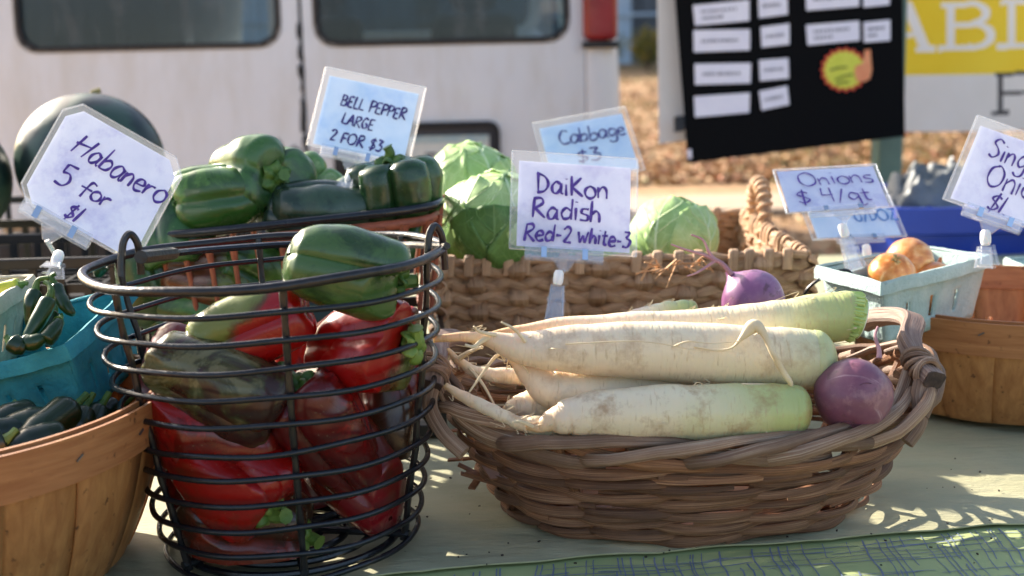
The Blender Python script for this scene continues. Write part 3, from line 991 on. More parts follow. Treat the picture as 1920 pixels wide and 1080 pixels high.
n = NT('printed_green_cloth')
co = n.coord(rnd=False)
n.base(n.ramp(n.noise(co, 12, 5), [(.3, lin((160, 170, 112))), (.7, lin((174, 184, 128)))]))
n.set(Roughness=.75); n.bump(n.noise(co, 900, 2), .15, .0005)
cloth = thing('tablecloth', (0, .7, TZ), 'light green tablecloth with blue hand drawn grid lines along its border', 'tablecloth')
def clothf(u, v):
    a = lerp(-1.3, 1.3, u); b = lerp(-.36, .02, v)
    p = cl(a, b, -.002)
    if p.y < .56:
        k = .56 - p.y
        p = V((p.x, .56 - .01, TZ - .004 - k * 1.5))
    return p
part('border_cloth', MB().grid(clothf, 160, 40), n.m, cloth)
n = NT('plain_green_sheet')
co = n.coord(rnd=False)
c = n.ramp(n.noise(n.coord((1, 2.4, 1), rnd=False), 7, 7, .6), [(.3, lin((160, 158, 124))), (.5, lin((176, 172, 140))), (.7, lin((162, 164, 134)))])
st = n.ramp(n.noise(n.coord((1, 3, 1), rnd=False), 26, 6, .7), [(.6, (0, 0, 0)), (.78, (.4, .4, .4))])
c = n.mix(st, c, lin((124, 114, 84)))
sp = n.ramp(n.noise(co, 210, 2), [(.765, (0, 0, 0)), (.785, (.85, .85, .85))])
c = n.mix(sp, c, lin((60, 50, 40)))
n.base(c); n.set(Roughness=.6)
b1 = n.bump(n.noise(n.coord((1, 3.0, 1), rnd=False), 34, 7, .65), .55, .005)
n.bump(n.noise(co, 1400, 2), .12, .0004, b1)
def plainf(u, v):
    a = lerp(-1.3, 1.4, u); b = 1.28 * v ** 1.6
    return cl(a, b + .0016 * math.sin(a * 60) * (1 - v) ** 8, .0015)
part('plain_sheet', MB().grid(plainf, 220, 70), n.m, cloth)
M['hem'] = simple('yellow_hem', (164, 160, 118), (176, 172, 132), 60, rough=.7)
part('hem', MB().tube([cl(lerp(-1.2, 1.3, i / 260), .0014 * math.sin(lerp(-1.2, 1.3, i / 260) * 60), .0012) for i in range(261)], .0006, 5), M['hem'], cloth)
# hand drawn grid print
pm = MB()
GR = random.Random(21)
def ribbon(pts, w, lift=.0006):
    vs_, fs_ = [], []
    for i, (u, v) in enumerate(pts):
        a = pts[max(i - 1, 0)]; b = pts[min(i + 1, len(pts) - 1)]
        d = V((b[0] - a[0], b[1] - a[1])); d.normalize()
        for s_ in (-1, 1):
            vs_.append(cl(u - d.y * w * s_, v + d.x * w * s_, -.002 + lift))
    pm.add(vs_, [(2 * i, 2 * i + 1, 2 * i + 3, 2 * i + 2) for i in range(len(pts) - 1)])
def bnd(u, v):     # shared warp of the drawn grid
    return u + .004 * nz((u * 14, v * 22, 4), 1) + .0012 * nz((u * 60, v * 60, 1), 1), v + .004 * nz((u * 12, v * 20, 9), 1) + .0010 * nz((u * 55, v * 55, 3), 1)
v = -.0025
while v > -.2:         # wavering lines along the border, drawn in lengths
    u = -.55 + GR.uniform(0, .05)
    while u < .8:
        L_ = GR.uniform(.05, .2); n_ = int(L_ / .004)
        if GR.random() < .8:
            dv = GR.uniform(-.006, .006); w_ = GR.uniform(.00032, .00062)
            ribbon([bnd(u + L_ * i / n_, v + dv * i / n_) for i in range(n_ + 1) if bnd(u + L_ * i / n_, v + dv * i / n_)[1] < -.001], w_) if v < -.004 else None
        u += L_ + GR.uniform(-.03, .03)
    v -= GR.uniform(.0045, .010)
u = -.55
while u < .8:          # cross lines leaning in groups
    lean = -.35 + .5 * nz((u * 6, 7, 0), 1)
    v = -.002
    while v > -.2:
        L_ = GR.uniform(.02, .09); n_ = max(4, int(L_ / .004))
        if GR.random() < .78:
            q0 = u + GR.uniform(-.003, .003)
            ribbon([(lambda a_: (a_[0], min(a_[1], -.0012)))(bnd(q0 + lean * (v - L_ * i / n_) * -1 * .6, v - L_ * i / n_)) for i in range(n_ + 1)], GR.uniform(.00032, .00065))
        v -= L_ * GR.uniform(.7, 1.2)
    u += GR.uniform(.004, .011)
part('printed_lines', pm, simple('blue_print', (98, 110, 138), (126, 136, 154), 80, rough=.7), cloth, kind='stuff')
# crumbs of soil lying on the sheet (uncountable)
cm = MB()
for k in range(70):
    p = T(GR.uniform(780, 1900), GR.uniform(850, 1060), .003)
    s_ = GR.uniform(.0005, .0013)
    m3 = Matrix.Rotation(GR.uniform(0, 6), 3, 'Z')
    cm.box(p + V((0, 0, s_ * .3)), (s_ * GR.uniform(1, 2.4), s_, s_ * .8), m3)
solo('soil_crumbs', cm, simple('soil', (50, 38, 30), rough=.9), T(1300, 1000), 'tiny dark soil crumbs scattered on the plain cloth', 'soil', kind='stuff')

# ================================================================== BASKETS
def ovr(c, a, b, th, ex=2.0):
    ct, st_ = math.cos(th), math.sin(th)
    k = (abs(ct) ** ex + abs(st_) ** ex) ** (-1 / ex)
    return c[0] + a * ct * k, c[1] + b * st_ * k

# ---- front wire basket
WB = T(552, 1022)
H_W, R_B, R_T = .211, .094, .1290
wbk = thing('wire_basket', WB, 'dark round wire basket filled with red and green peppers', 'basket')
tilt = Matrix.Translation(WB) @ Matrix.Rotation(-.034, 4, 'Y') @ Matrix.Translation(-WB + V((0, 0, .004)))
def wpt(th, s, dr=0.0):
    r = lerp(R_B, R_T, max(0.0, s) ** .92) + dr
    return tilt @ (WB + V((math.cos(th) * r * (1 + .012 * math.sin(3 * th + 5 * s)), math.sin(th) * r * .97, .005 + s * H_W)))
NR = 12
for i in range(NR):
    s = i / (NR - 1)
    ph = R.uniform(0, 6)
    top = i == NR - 1
    pts = [wpt(2 * PI * k / 90, s + .006 * math.sin(2 * PI * k / 90 * 2 + ph) + .003 * math.sin(2 * PI * k / 90 * 7 + ph)) for k in range(90)]
    part('rim' if top else 'ring', MB().tube(pts, .0034 if top else .00215, 10, closed=True), M['wire_worn' if top else 'wire'], wbk)
UPA = [-PI / 2 + math.radians(a) for a in (14, -46, 74, 134, 194, 254)]
for a in UPA:
    pts = [wpt(a, k / 24 * 1.0, -.0048 + .0006 * math.sin(k)) for k in range(25)]
    part('upright', MB().tube(pts, [.0025 + .0003 * math.sin(k * 1.7) for k in range(25)], 8), M['wire_worn'], wbk)
m = MB()
for rr in (.02, .04, .06, .08):
    m = MB().tube([tilt @ (WB + V((math.cos(2 * PI * k / 60) * rr, math.sin(2 * PI * k / 60) * rr * .97, .0045))) for k in range(60)], .0027, 8, closed=True)
    part('base_ring', m, M['wire'], wbk)
for a in UPA[:3]:
    part('base_spoke', MB().tube([tilt @ (WB + V((math.cos(a) * q, math.sin(a) * q * .97, .0095))) for q in (-.094, -.03, .03, .094)], .003, 8), M['wire'], wbk)
# bail handle folded back on the rim, with its two eye loops
def loop_at(px, py, w, h, d):
    pts = [P(px - w, py + h, d), P(px - w, py + h * .3, d), P(px - w * .8, py - h * .45, d), P(px - w * .1, py - h * .8, d + .003), P(px + w * .7, py - h * .45, d + .006), P(px + w, py + h * .2, d + .009), P(px + w * 1.15, py + h * .9, d + .012)]
    return MB().tube(crm(pts, 6), .0027, 8)
e1, e2 = wpt(-PI / 2 + math.radians(-62), 1), wpt(-PI / 2 + math.radians(82), 1)
dL, dR = (e1 - CO).dot(CF), (e2 - CO).dot(CF)
part('handle_loop', loop_at(245, 474, 17, 44, dL), M['wire_worn'], wbk)
part('handle_loop', loop_at(817, 462, 15, 48, dR), M['wire_worn'], wbk)
hb = crm([P(262, 481, dL), P(330, 474, dL + .09), P(420, 466, dL + .135), P(540, 458, dL + .165), P(660, 456, dR + .13), P(760, 459, dR + .085), P(838, 461, dR)], 8)
part('bail_handle', MB().tube(hb, .0027, 8), M['wire'], wbk)
part('handle_sleeve', MB().tube([P(264, 482, dL), P(300, 478, dL + .05), P(325, 475, dL + .083)], .0048, 8), M['wire_worn'], wbk)

# ---- rust coloured wire basket behind, on a riser
rb_fl, rb_fr = T(262, 448, .205), T(832, 388, .225)
ex_ = (rb_fr - rb_fl); LENX = ex_.length; ex_.normalize()
ey_ = V((-ex_.y, ex_.x, 0)).normalized()
DEPY = .20
rbc = (rb_fl + rb_fr) / 2 + ey_ * DEPY / 2
rbk = thing('wire_basket', V((rbc.x, rbc.y, TZ + .11)), 'rust coloured wire basket with dark rim holding large green peppers', 'basket')
def rpt(th, s, grow=0.0):
    a = LENX / 2 * lerp(.9, 1, s) + grow; b = DEPY / 2 * lerp(.88, 1, s) + grow
    x, y = ovr((0, 0), a, b, th, 5)
    zt_ = lerp(.115, lerp(.205, .225, (x / LENX + .5)), s)
    return rbc.xy.to_3d() + ex_.xy.to_3d() * x + ey_ * y + V((0, 0, TZ + zt_))
tk = [2 * PI * k / 120 for k in range(120)]
part('rim', MB().tube([rpt(t, 1.0) for t in tk], .0042, 10, closed=True), M['wire'], rbk)
part('rust_band', MB().tube([rpt(t, .88, -.002) for t in tk], .0048, 8, closed=True, flat=.6, up=lambda i: V((math.cos(tk[i]), math.sin(tk[i]), 0))), M['rust'], rbk)
part('rust_band', MB().tube([rpt(t, 0.02, -.001) for t in tk], .0046, 8, closed=True), M['rust'], rbk)
def arcpos(x):     # upright on the front side at along-position x
    for s_ in (-1,):
        pass
upn = 0
for side in (-1, 1):
    for k in range(12):
        x = lerp(-.46, .46, k / 11)
        th = None
        pts = []
        for j in range(9):
            s = j / 8 * .88
            a = LENX / 2 * lerp(.9, 1, s) - .002; b = DEPY / 2 * lerp(.88, 1, s) - .002
            xx = x * 2 * a
            yy = side * b * (1 - abs(x * 2) ** 5) ** .2
            zt_ = lerp(.115, lerp(.205, .225, (xx / LENX + .5)), s)
            pts.append(rbc.xy.to_3d() + ex_.xy.to_3d() * xx + ey_ * yy + V((0, 0, TZ + zt_)))
        rad = [.0025 + (.003 * max(0, (j / 8 - .7) / .3) ** 2) for j in range(9)]
        part('upright', MB().tube(pts, rad, 8), M['rust'], rbk)
for side in (-1, 1):
    for k in range(3):
        y = lerp(-.3, .3, k / 2) * DEPY
        p0_ = rbc.xy.to_3d() + ex_.xy.to_3d() * (side * LENX * .45) + ey_ * y * .9 + V((0, 0, TZ + .117))
        p1_ = rbc.xy.to_3d() + ex_.xy.to_3d() * (side * LENX * .494) + ey_ * y + V((0, 0, TZ + lerp(.205, .225, side / 2 + .5) - .012))
        part('upright', MB().tube([p0_, (p0_ + p1_) / 2, p1_], .0028, 8), M['rust'], rbk)
for k in range(10):
    x = lerp(-.42, .42, k / 9) * LENX
    part('floor_bar', MB().tube([rbc.xy.to_3d() + ex_.xy.to_3d() * x + ey_ * q + V((0, 0, TZ + .112)) for q in (-DEPY * .42, 0, DEPY * .42)], .0026, 6), M['rust'], rbk)
part('corner_cap', MB().tube([rpt(-.32, .8), rpt(-.32, 1.04)], .0042, 8), M['rust'], rbk)
# black riser crate under it
def crate(name, c, ex, ey, lx, ly, z0, z1, label, cat, group, nbar=9, floor=True, lattice=False):
    t = thing(name, V((c.x, c.y, TZ + z0)), label, cat, group)
    ex, ey = V((ex.x, ex.y, 0)).normalized(), V((ey.x, ey.y, 0)).normalized()
    def at(x, y, z): return V((c.x, c.y, TZ + z)) + ex * x + ey * y
    def rail(zr, h, g, nm):
        m = MB()
        k = 4
        cs = [(-1, -1), (1, -1), (1, 1), (-1, 1)]
        vs_ = []
        for (gg, zz) in ((g, zr), (g, zr + h), (g - .006, zr + h), (g - .006, zr)):
            for a, b in cs:
                vs_.append(at(a * (lx / 2 + gg), b * (ly / 2 + gg), zz))
        m.add(vs_, [(j * 4 + i, j * 4 + (i + 1) % 4, ((j + 1) % 4) * 4 + (i + 1) % 4, ((j + 1) % 4) * 4 + i) for j in range(4) for i in range(4)])
        part(nm, m, M['blackpl'], t, bevel=.0015, smooth=False)
    H = z1 - z0
    rail(z1 - .012, .012, .004, 'rim')
    rail(z0 + H * .45, .012, 0, 'band')
    rail(z0, .012, -.002, 'base_band')
    for side in (0, 1, 2, 3):
        Ls = lx if side < 2 else ly
        nb_ = max(3, int(nbar * Ls / max(lx, ly)))
        for k in range(nb_ + 1):
            q = lerp(-.5, .5, k / nb_) * Ls * .985
            if side < 2:
                pp = at(q, (-1 if side == 0 else 1) * (ly / 2 - .003), (z0 + z1) / 2 - .0)
            else:
                pp = at((-1 if side == 2 else 1) * (lx / 2 - .003), q, (z0 + z1) / 2)
            m3 = Matrix((ex, ey, V((0, 0, 1)))).transposed()
            part('slat', MB().box(pp, (.008, .0045, H - .02) if side < 2 else (.0045, .008, H - .02), m3), M['blackpl'], t, smooth=False)
    m3 = Matrix((ex, ey, V((0, 0, 1)))).transposed()
    if floor:
        part('floor', MB().box(at(0, 0, z0 + .006), (lx - .014, ly - .014, .005), m3), M['blackpl'], t, smooth=False)
    if lattice:
        for k in range(8):
            part('lattice_bar', MB().box(at(lerp(-.45, .45, k / 7) * lx, 0, z1 - .035), (.005, ly - .016, .01), m3), M['blackpl'], t, smooth=False)
            part('lattice_bar', MB().box(at(0, lerp(-.45, .45, k / 7) * ly, z1 - .0352), (lx - .016, .005, .0096), m3), M['blackpl'], t, smooth=False)
    return t
crate('plastic_crate', rbc, ex_, ey_, LENX * .96, DEPY * .98, .003, .105, 'black plastic crate under the rust coloured wire basket', 'crate', 'black plastic crates', 10)
# black crates at the left edge; watermelons sit in the rear one
cx_ = V((1, 0, 0)); cy_ = V((0, 1, 0))
c1 = T(-10, 452, .17)
crate('plastic_crate', T(-30, 462, .165), V((1, .04, 0)), V((-.04, 1, 0)), .34, .20, .003, .165, 'black plastic lattice crate behind the beige pulp basket', 'crate', 'black plastic crates', 12, lattice=True)
c2 = T(60, 402, .16)
crate('plastic_crate', V((c2.x - .03, c2.y + .20, 0)), V((1, .04, 0)), V((-.04, 1, 0)), .56, .34, .003, .15, 'black plastic crate holding the two watermelons', 'crate', 'black plastic crates', 12)

# ---- bushel baskets of bent wood staves
def bushel(name, c, rt, rb, h, label, n=20, seed=0, group='wooden bushel baskets', tilt_=(0, 0)):
    rg = random.Random(seed)
    t = thing(name, V((c.x, c.y, TZ)), label, 'basket', group)
    tm = Matrix.Translation((c.x, c.y, TZ)) @ Matrix.Rotation(tilt_[0], 4, 'X') @ Matrix.Rotation(tilt_[1], 4, 'Y')
    def rad(s): return lerp(rb, rt, s ** .75) + .10 * (rt - rb) * math.sin(PI * s)
    for k in range(n):
        a = 2 * PI * (k + rg.uniform(-.1, .1)) / n
        w = 2 * PI / n * .60
        off = .0014 * (k % 2) - rg.uniform(0, .0006)
        m = MB()
        def fn(u, v):
            s = v
            aa = a + (u * 2 - 1) * w * (1 - .18 * (1 - s))
            if s < .06:      # tucked under the base
                r = lerp(rb * .55, rad(.06), s / .06); z = .0015 + .006 * (s / .06) ** 2
            else:
                r = rad(s); z = .0075 + (s - .06) / .94 * (h - .0075)
            r += off - .0008 * (u * 2 - 1) ** 2
            return tm @ V((math.cos(aa) * r, math.sin(aa) * r, z))
        m.grid(fn, 4, 12)
        part('stave', m, M['bushel'], t, solid=.0016)
    def hoop(z0, z1, dr, nm, mat):
        m = MB(); N_ = 96
        vs_ = []
        for g, z in ((dr, z0), (dr, z1), (dr - .0025, z1), (dr - .0025, z0)):
            for i in range(N_):
                a = 2 * PI * i / N_
                s = z / h
                zz = z + .0012 * math.sin(2 * a + seed)
                r = rad(min(1, s)) + g
                vs_.append(tm @ V((math.cos(a) * r, math.sin(a) * r, zz)))
        m.add(vs_, [(j * N_ + i, j * N_ + (i + 1) % N_, ((j + 1) % 4) * N_ + (i + 1) % N_, ((j + 1) % 4) * N_ + i) for j in range(4) for i in range(N_)])
        return part(nm, m, mat, t)
    ho = hoop(h - .030, h + .002, .0048, 'rim_hoop', M['bushel_r'])
    hoop(h - .022, h + .004, -.0016, 'inner_hoop', M['bushel_r'])
    for k in range(n):
        a = 2 * PI * (k + .35) / n; z = h - .014 + rg.uniform(-.006, .006)
        r = rad(z / h) + .0052
        m3 = Matrix.Rotation(a, 3, 'Z') @ Matrix.Rotation(rg.uniform(.4, .9), 3, 'X')
        b_ = MB().box((0, 0, 0), (.001, .006, .0011), m3)
        b_.xf(tm @ Matrix.Translation((math.cos(a) * r, math.sin(a) * r, z)))
        part('staple', b_, M['staple'], ho, smooth=False)
    part('base_board', MB().lathe([(rb * .1, .010), (rb * .97, .010), (rb * .97, .014), (rb * .1, .014)], 40).xf(tm), M['bushel_r'], t)
    return t
BL = V((-.418, .872, TZ))
bushel('bushel_basket', BL, .170, .125, .128, 'wooden bushel basket of dark green peppers at the left edge', 18, 1, tilt_=(.0, -.02))
BR_ = V((.510, 1.285, TZ))
bushel('bushel_basket', BR_, .165, .122, .112, 'wooden bushel basket at right with a few onions inside', 20, 2)

# ---- pulp berry baskets
def pulp(name, rim, nrm, depth, taper, mat, label, group, lip=.010, wave=.0):
    """rim: four world corners in order; nrm: unit vector out of the opening"""
    c = sum(rim, V()) / 4
    t = thing(name, c - nrm * depth, label, 'berry basket', group)
    low = [c + (p - c) * taper - nrm * depth for p in rim]
    slots = (3, 6, 9)
    for k in range(4):
        a, b, la, lb = rim[k], rim[(k + 1) % 4], low[k], low[(k + 1) % 4]
        outw = ((a + b) / 2 - c).normalized()
        def fn(u, v):
            # v: 0 floor edge .. 1 rim
            p = la.lerp(lb, u).lerp(a.lerp(b, u), v)
            p = p + outw * (.0012 * math.sin(u * 12 * PI) * (1 - v) if v < .8 else .0)
            if v > .82: p = p + outw * .0022
            return p + nrm * (.0012 * nz((u * 5 + k, v * 3, 2), 1) + wave * math.sin(u * 3 + k) * v)
        def skip(i, j): return i in (5, 11, 17) and 3 <= j <= 7
        part('wall', MB().grid(fn, 24, 14, skip=skip), mat, t, solid=.0022)
    part('floor', MB().grid(lambda u, v: low[0].lerp(low[1], u).lerp(low[3].lerp(low[2], u), v), 6, 6), mat, t, solid=.0024)
    # rolled lip outside the rim
    m = MB()
    vs_, N_ = [], 48
    prof = [(.0005, .0), (.004, .0012), (.0055, -.002), (.0055, -lip), (.0035, -lip)]
    loop = []
    for k in range(4):
        for i in range(12):
            loop.append((rim[k].lerp(rim[(k + 1) % 4], i / 12), k))
    for g, dz in prof:
        for i, (p, k) in enumerate(loop):
            q = c + (p - c) * (1 + g / (p - c).length * 1.25)
            vs_.append(q + nrm * (dz + .0010 * nz(p * 60, 1) + .0008 * nz(p * 200, 1)))
    m.add(vs_, [(j * N_ + i, j * N_ + (i + 1) % N_, (j + 1) * N_ + (i + 1) % N_, (j + 1) * N_ + i) for j in range(len(prof) - 1) for i in range(N_)])
    part('lip', m, mat, t, solid=.0012)
    return t
# teal one, tipped towards the left on the bushel
FRp = P(118, 648, .915)
nrm_t = D(-.30, -.90, -.30)
ea = P(224, 507, 1.02) - FRp
ea = ea - nrm_t * ea.dot(nrm_t)
ea_n = ea.normalized()
eb_n = nrm_t.cross(ea_n).normalized()
if eb_n.dot(CR) > 0: eb_n = -eb_n
sa, sb_ = .118, .118
BRp = FRp + ea_n * sa
rim_t = [FRp, BRp, BRp + eb_n * sb_, FRp + eb_n * sb_]
teal_c = sum(rim_t, V()) / 4
pulp('berry_basket', rim_t, nrm_t, .060, .80, M['teal'], 'teal pulp basket of slim green chillies tipped on the bushel', 'pulp berry baskets')
# beige one behind it at the left edge
rim_b = [T(62, 545, .15), T(40, 520, .15), T(-190, 520, .15), T(-190, 590, .15)]
a_ = P(52, 520, 1.045)
bz_ = a_.z
b0 = V((a_.x, a_.y, bz_))
rim_b = [b0 + V((.012, -.115, 0)), b0, b0 + V((-.12, -.006, 0)), b0 + V((-.108, -.121, 0))]
pulp('berry_basket', rim_b, V((0, 0, 1)), .062, .82, M['beigepulp'], 'beige pulp basket with a yellow chilli at the left edge', 'pulp berry baskets')
# grey green one with onions at right
zr = .160
rim_o = [T(1654, 529, zr), T(1850, 481, zr), T(1738, 466, zr), T(1541, 500, zr)]
pulp('berry_basket', rim_o, V((0, 0, 1)), .058, .84, M['greypulp'], 'pale grey green pulp basket of yellow onions at right', 'pulp berry baskets', wave=.001)
ob_c = sum(rim_o, V()) / 4
# another at the far right edge
fz = T(1893, 486, .10)
rim_f = [fz + V((.0, -.12, 0)), fz + V((.13, -.13, 0)), fz + V((.14, 0, 0)), fz]
pulp('berry_basket', rim_f, V((0, 0, 1)), .06, .84, M['greypulp'], 'pale pulp basket just showing at the right edge', 'pulp berry baskets')

# ---- plaited hyacinth tray
ty0, ty1 = .0, .40
tfl, tfr = T(822, 508, .150), T(1512, 484, .155)
tex = (tfr - tfl); tex.z = 0; TLX = tex.length; tex.normalize(); tey = V((-tex.y, tex.x, 0))
TLY = .36
tray = thing('woven_tray', V(((tfl + tfr) / 2).xy.to_3d()) + tey * TLY / 2 + V((0, 0, TZ)), 'plaited tan hyacinth tray with arched handle holding cabbages', 'basket')
ROWH = .0142
NROW = 11
corners = [tfl.xy.to_3d(), tfr.xy.to_3d(), tfr.xy.to_3d() + tey * TLY, tfl.xy.to_3d() + tey * TLY]
def braid(p0, p1, outw, z, h, seed, lam=.09):
    m = MB()
    L_ = (p1 - p0).length; dx = (p1 - p0).normalized()
    n_ = int(L_ / .0028)
    for k in range(3):
        for sub in range(3):      # each strand is a few creased leaves lying side by side
            pts, ups, rads = [], [], []
            so = (sub - 1) * .30
            for i in range(n_ + 1):
                s = L_ * i / n_
                a = 2 * PI * s / lam + 2 * PI * k / 3 + seed
                p = p0 + dx * s + V((0, 0, z + h * .34 * math.sin(a) + so * h * .42 + .0010 * nz((s * 30, seed, k * 3 + sub), 1))) + outw * (.0040 * math.sin(2 * a + .6) - .0011 * abs(so) * 3 + .0014 * nz((s * 35, seed + 5, k * 3 + sub), 1))
                pts.append(p); rads.append(h * .24 * (1 + .3 * nz((s * 50, k * 3 + sub, seed), 1)))
                ups.append((outw + V((0, 0, .7 * math.cos(a) * math.copysign(1, math.sin(2 * a)) * .5 + so * .9))).normalized())
            m.tube(pts, rads, 6, flat=.42, up=lambda i, ups=ups: ups[i])
    return m
for wi, (ka, kb) in enumerate(((0, 1), (1, 2), (2, 3), (3, 0))):
    p0_, p1_ = corners[ka], corners[kb]
    dx = (p1_ - p0_).normalized(); outw = V((dx.y, -dx.x, 0))
    for r_ in range(NROW):
        part('plait', braid(p0_, p1_, outw, TZ + ROWH * (r_ + .5), ROWH, r_ * 2.1 + wi, .088 + .012 * (r_ % 3)), M['hyac'], tray)
    # upright straps passing over every other row
    L_ = (p1_ - p0_).length; ns = int(L_ / .041)
    for k in range(ns + 1):
        s = L_ * (k + .08 * R.uniform(-1, 1)) / ns
        pts, rads = [], []
        for j in range(NROW * 6 + 1):
            zz = j / 6
            ph = 1 if (k % 2 == 0) else -1
            o_ = .0085 * ph * math.sin(PI * zz)
            pts.append(p0_ + dx * (s + .002 * math.sin(zz * .9 + k)) + outw * (o_ + .002) + V((0, 0, TZ + zz * ROWH)))
            rads.append(.0092 * (1 + .15 * math.sin(zz * 2.3 + k)))
        sm_ = MB()
        for sub in (-1, 0, 1):
            sm_.tube([q + dx * sub * .0056 - outw * .0008 * abs(sub) for q in pts], [r0 * .46 * (1 + .2 * nz((i * .3, k, sub), 1)) for i, r0 in enumerate(rads)], 6, flat=.5, up=(outw + dx * sub * .4).normalized())
        part('strap', sm_, M['hyac'], tray)
    # rim roll with wraps
    zt_ = TZ + ROWH * NROW + .002
    rm = MB().tube([p0_ + dx * (L_ * i / 60) + V((0, 0, zt_ + .0012 * math.sin(i * .9))) for i in range(61)], [.0042 + .0008 * math.sin(i * 1.3) for i in range(61)], 8)
    ro = part('rim_roll', rm, M['hyac'], tray)
    for k in range(int(L_ / .019)):
        s = .01 + k * .019 + R.uniform(-.003, .003)
        if R.random() < .2: continue
        pts = [p0_ + dx * (s + .004 * (i / 8)) + outw * (.0068 * math.cos(PI * i / 8)) + V((0, 0, zt_ - .007 + .0135 * math.sin(PI * i / 8) - (.006 if i in (0, 8) else 0))) for i in range(9)]
        part('wrap', MB().tube(pts, .0052, 7, flat=.35, up=lambda i, dx=dx, outw=outw: outw * math.cos(PI * i / 8) + V((0, 0, math.sin(PI * i / 8)))), M['hyac'], ro)
part('floor', MB().box(((corners[0] + corners[2]) / 2) + V((0, 0, TZ + .09)), (TLX - .02, TLY - .02, .006), Matrix((tex, tey, V((0, 0, 1)))).transposed()), M['hyac'], tray)
# arched handle on the right wall
hz = TZ + ROWH * NROW
def hyp(f, z): return corners[1].lerp(corners[2], f) + V((0, 0, hz + z))
for wallf in (1,):
    hp_ = crm([hyp(.58, -.02), hyp(.59, .016), hyp(.63, .040), hyp(.70, .050), hyp(.77, .040), hyp(.81, .016), hyp(.82, -.02)], 8)
    ho = part('handle', MB().tube(hp_, .0072, 10), M['hyac'], tray)
    wpts, ups = [], []
    tot = len(hp_)
    for i in range(tot * 5):
        f = i / (tot * 5 - 1) * (tot - 1); k = min(int(f), tot - 2)
        p = hp_[k].lerp(hp_[k + 1], f - k); tg = (hp_[k + 1] - hp_[k]).normalized()
        n1 = tex - tg * tex.dot(tg); n1.normalize(); n2 = tg.cross(n1)
        a = i * .42
        wpts.append(p + (n1 * math.cos(a) + n2 * math.sin(a)) * .0076)
    part('handle_wrap', MB().tube(wpts, .0026, 6), M['hyac'], ho)

# loose straps hanging over the tray rim (frayed piece)
fr_ = MB()
f0 = T(1255, 500, .16)
for k in range(14):
    a0 = f0 + V((R.uniform(-.022, .03), -.008, R.uniform(-.006, .006)))
    fr_.tube(crm([a0, a0 + V((R.uniform(-.012, .012), -.006, R.uniform(-.004, .012))), a0 + V((R.uniform(-.02, .02), -.010, R.uniform(-.018, .012)))], 4), .0012, 5, flat=.5)
part('frayed_fibre', fr_, simple('frayed_fibre', (186, 136, 90), (214, 168, 120), 50, rough=.7), tray)

# ---- willow daikon basket
DC = V((.133, .992, TZ))
A_B, B_B, A_T, B_T = .136, .088, .194, .131
HD = .088
dyaw = math.radians(2.5)
wil = thing('willow_basket', DC, 'brown oval willow basket with wooden end handles, full of daikon', 'basket')
def dpt(th, s, dr=0.0):
    g = s ** .85
    a, b = lerp(A_B, A_T, g) + dr, lerp(B_B, B_T, g) + dr
    x, y = ovr((0, 0), a, b, th, lerp(2.0, 2.25, g))
    z = .004 + s * (HD + .030 * math.cos(th) ** 4)
    c, s_ = math.cos(dyaw), math.sin(dyaw)
    return DC + V((x * c - y * s_, x * s_ + y * c, z))
def dn(th, s=.5):
    e = .01
    t_ = dpt(th + e, s) - dpt(th - e, s); t_.z = 0
    return V((t_.y, -t_.x, 0)).normalized()
NS = 16
WR = random.Random(9)
# stakes
for k in range(NS):
    th = 2 * PI * (k + .5) / NS
    pts = [dpt(th, s / 10 * .9, -.001) for s in range(11)]
    part('stake', MB().tube(pts, .0034, 7), M['reed'], wil)
# long slanting weavers
rod = 0
for lay in range(12):
    for k in range(5):
        th0 = 2 * PI * (k + (lay * .43) % 1 + WR.uniform(-.2, .2)) / 5
        span = 2 * PI / 5 * 1.22
        s0 = .03 + lay * .0635 + WR.uniform(-.010, .010); ds = .070 + WR.uniform(-.04, .04)
        n_ = 60
        pts, rads, ups = [], [], []
        wv = lay
        w0 = WR.uniform(.0029, .0041)
        p1_, p2_ = WR.uniform(0, 6), WR.uniform(0, 6)
        for i in range(n_ + 1):
            f = i / n_
            th = th0 + span * f
            s = s0 + ds * (f - .5) + .010 * math.sin(f * 5 + p1_) + .008 * math.sin(f * 13 + p2_)
            s = max(.012, min(.75, s))
            c8 = math.cos(NS / 2 * th + PI * wv)
            dr = .0050 * math.copysign(abs(c8) ** .7, c8) + .003 + .0012 * math.sin(f * 8 + p2_)
            pts.append(dpt(th, s, dr)); ups.append((dn(th) + V((0, 0, .35 + .3 * math.sin(f * 7 + p1_)))).normalized())
            rads.append(w0 * (1.0 - .5 * abs(2 * f - 1) ** 3) * (1 + .16 * math.sin(f * 11 + p1_) + .08 * math.sin(f * 31 + p2_)))
        part('weaver', MB().tube(pts, rads, 10, flat=.5, up=lambda i, ups=ups: ups[i]), M['reed'], wil)
        rod += 1
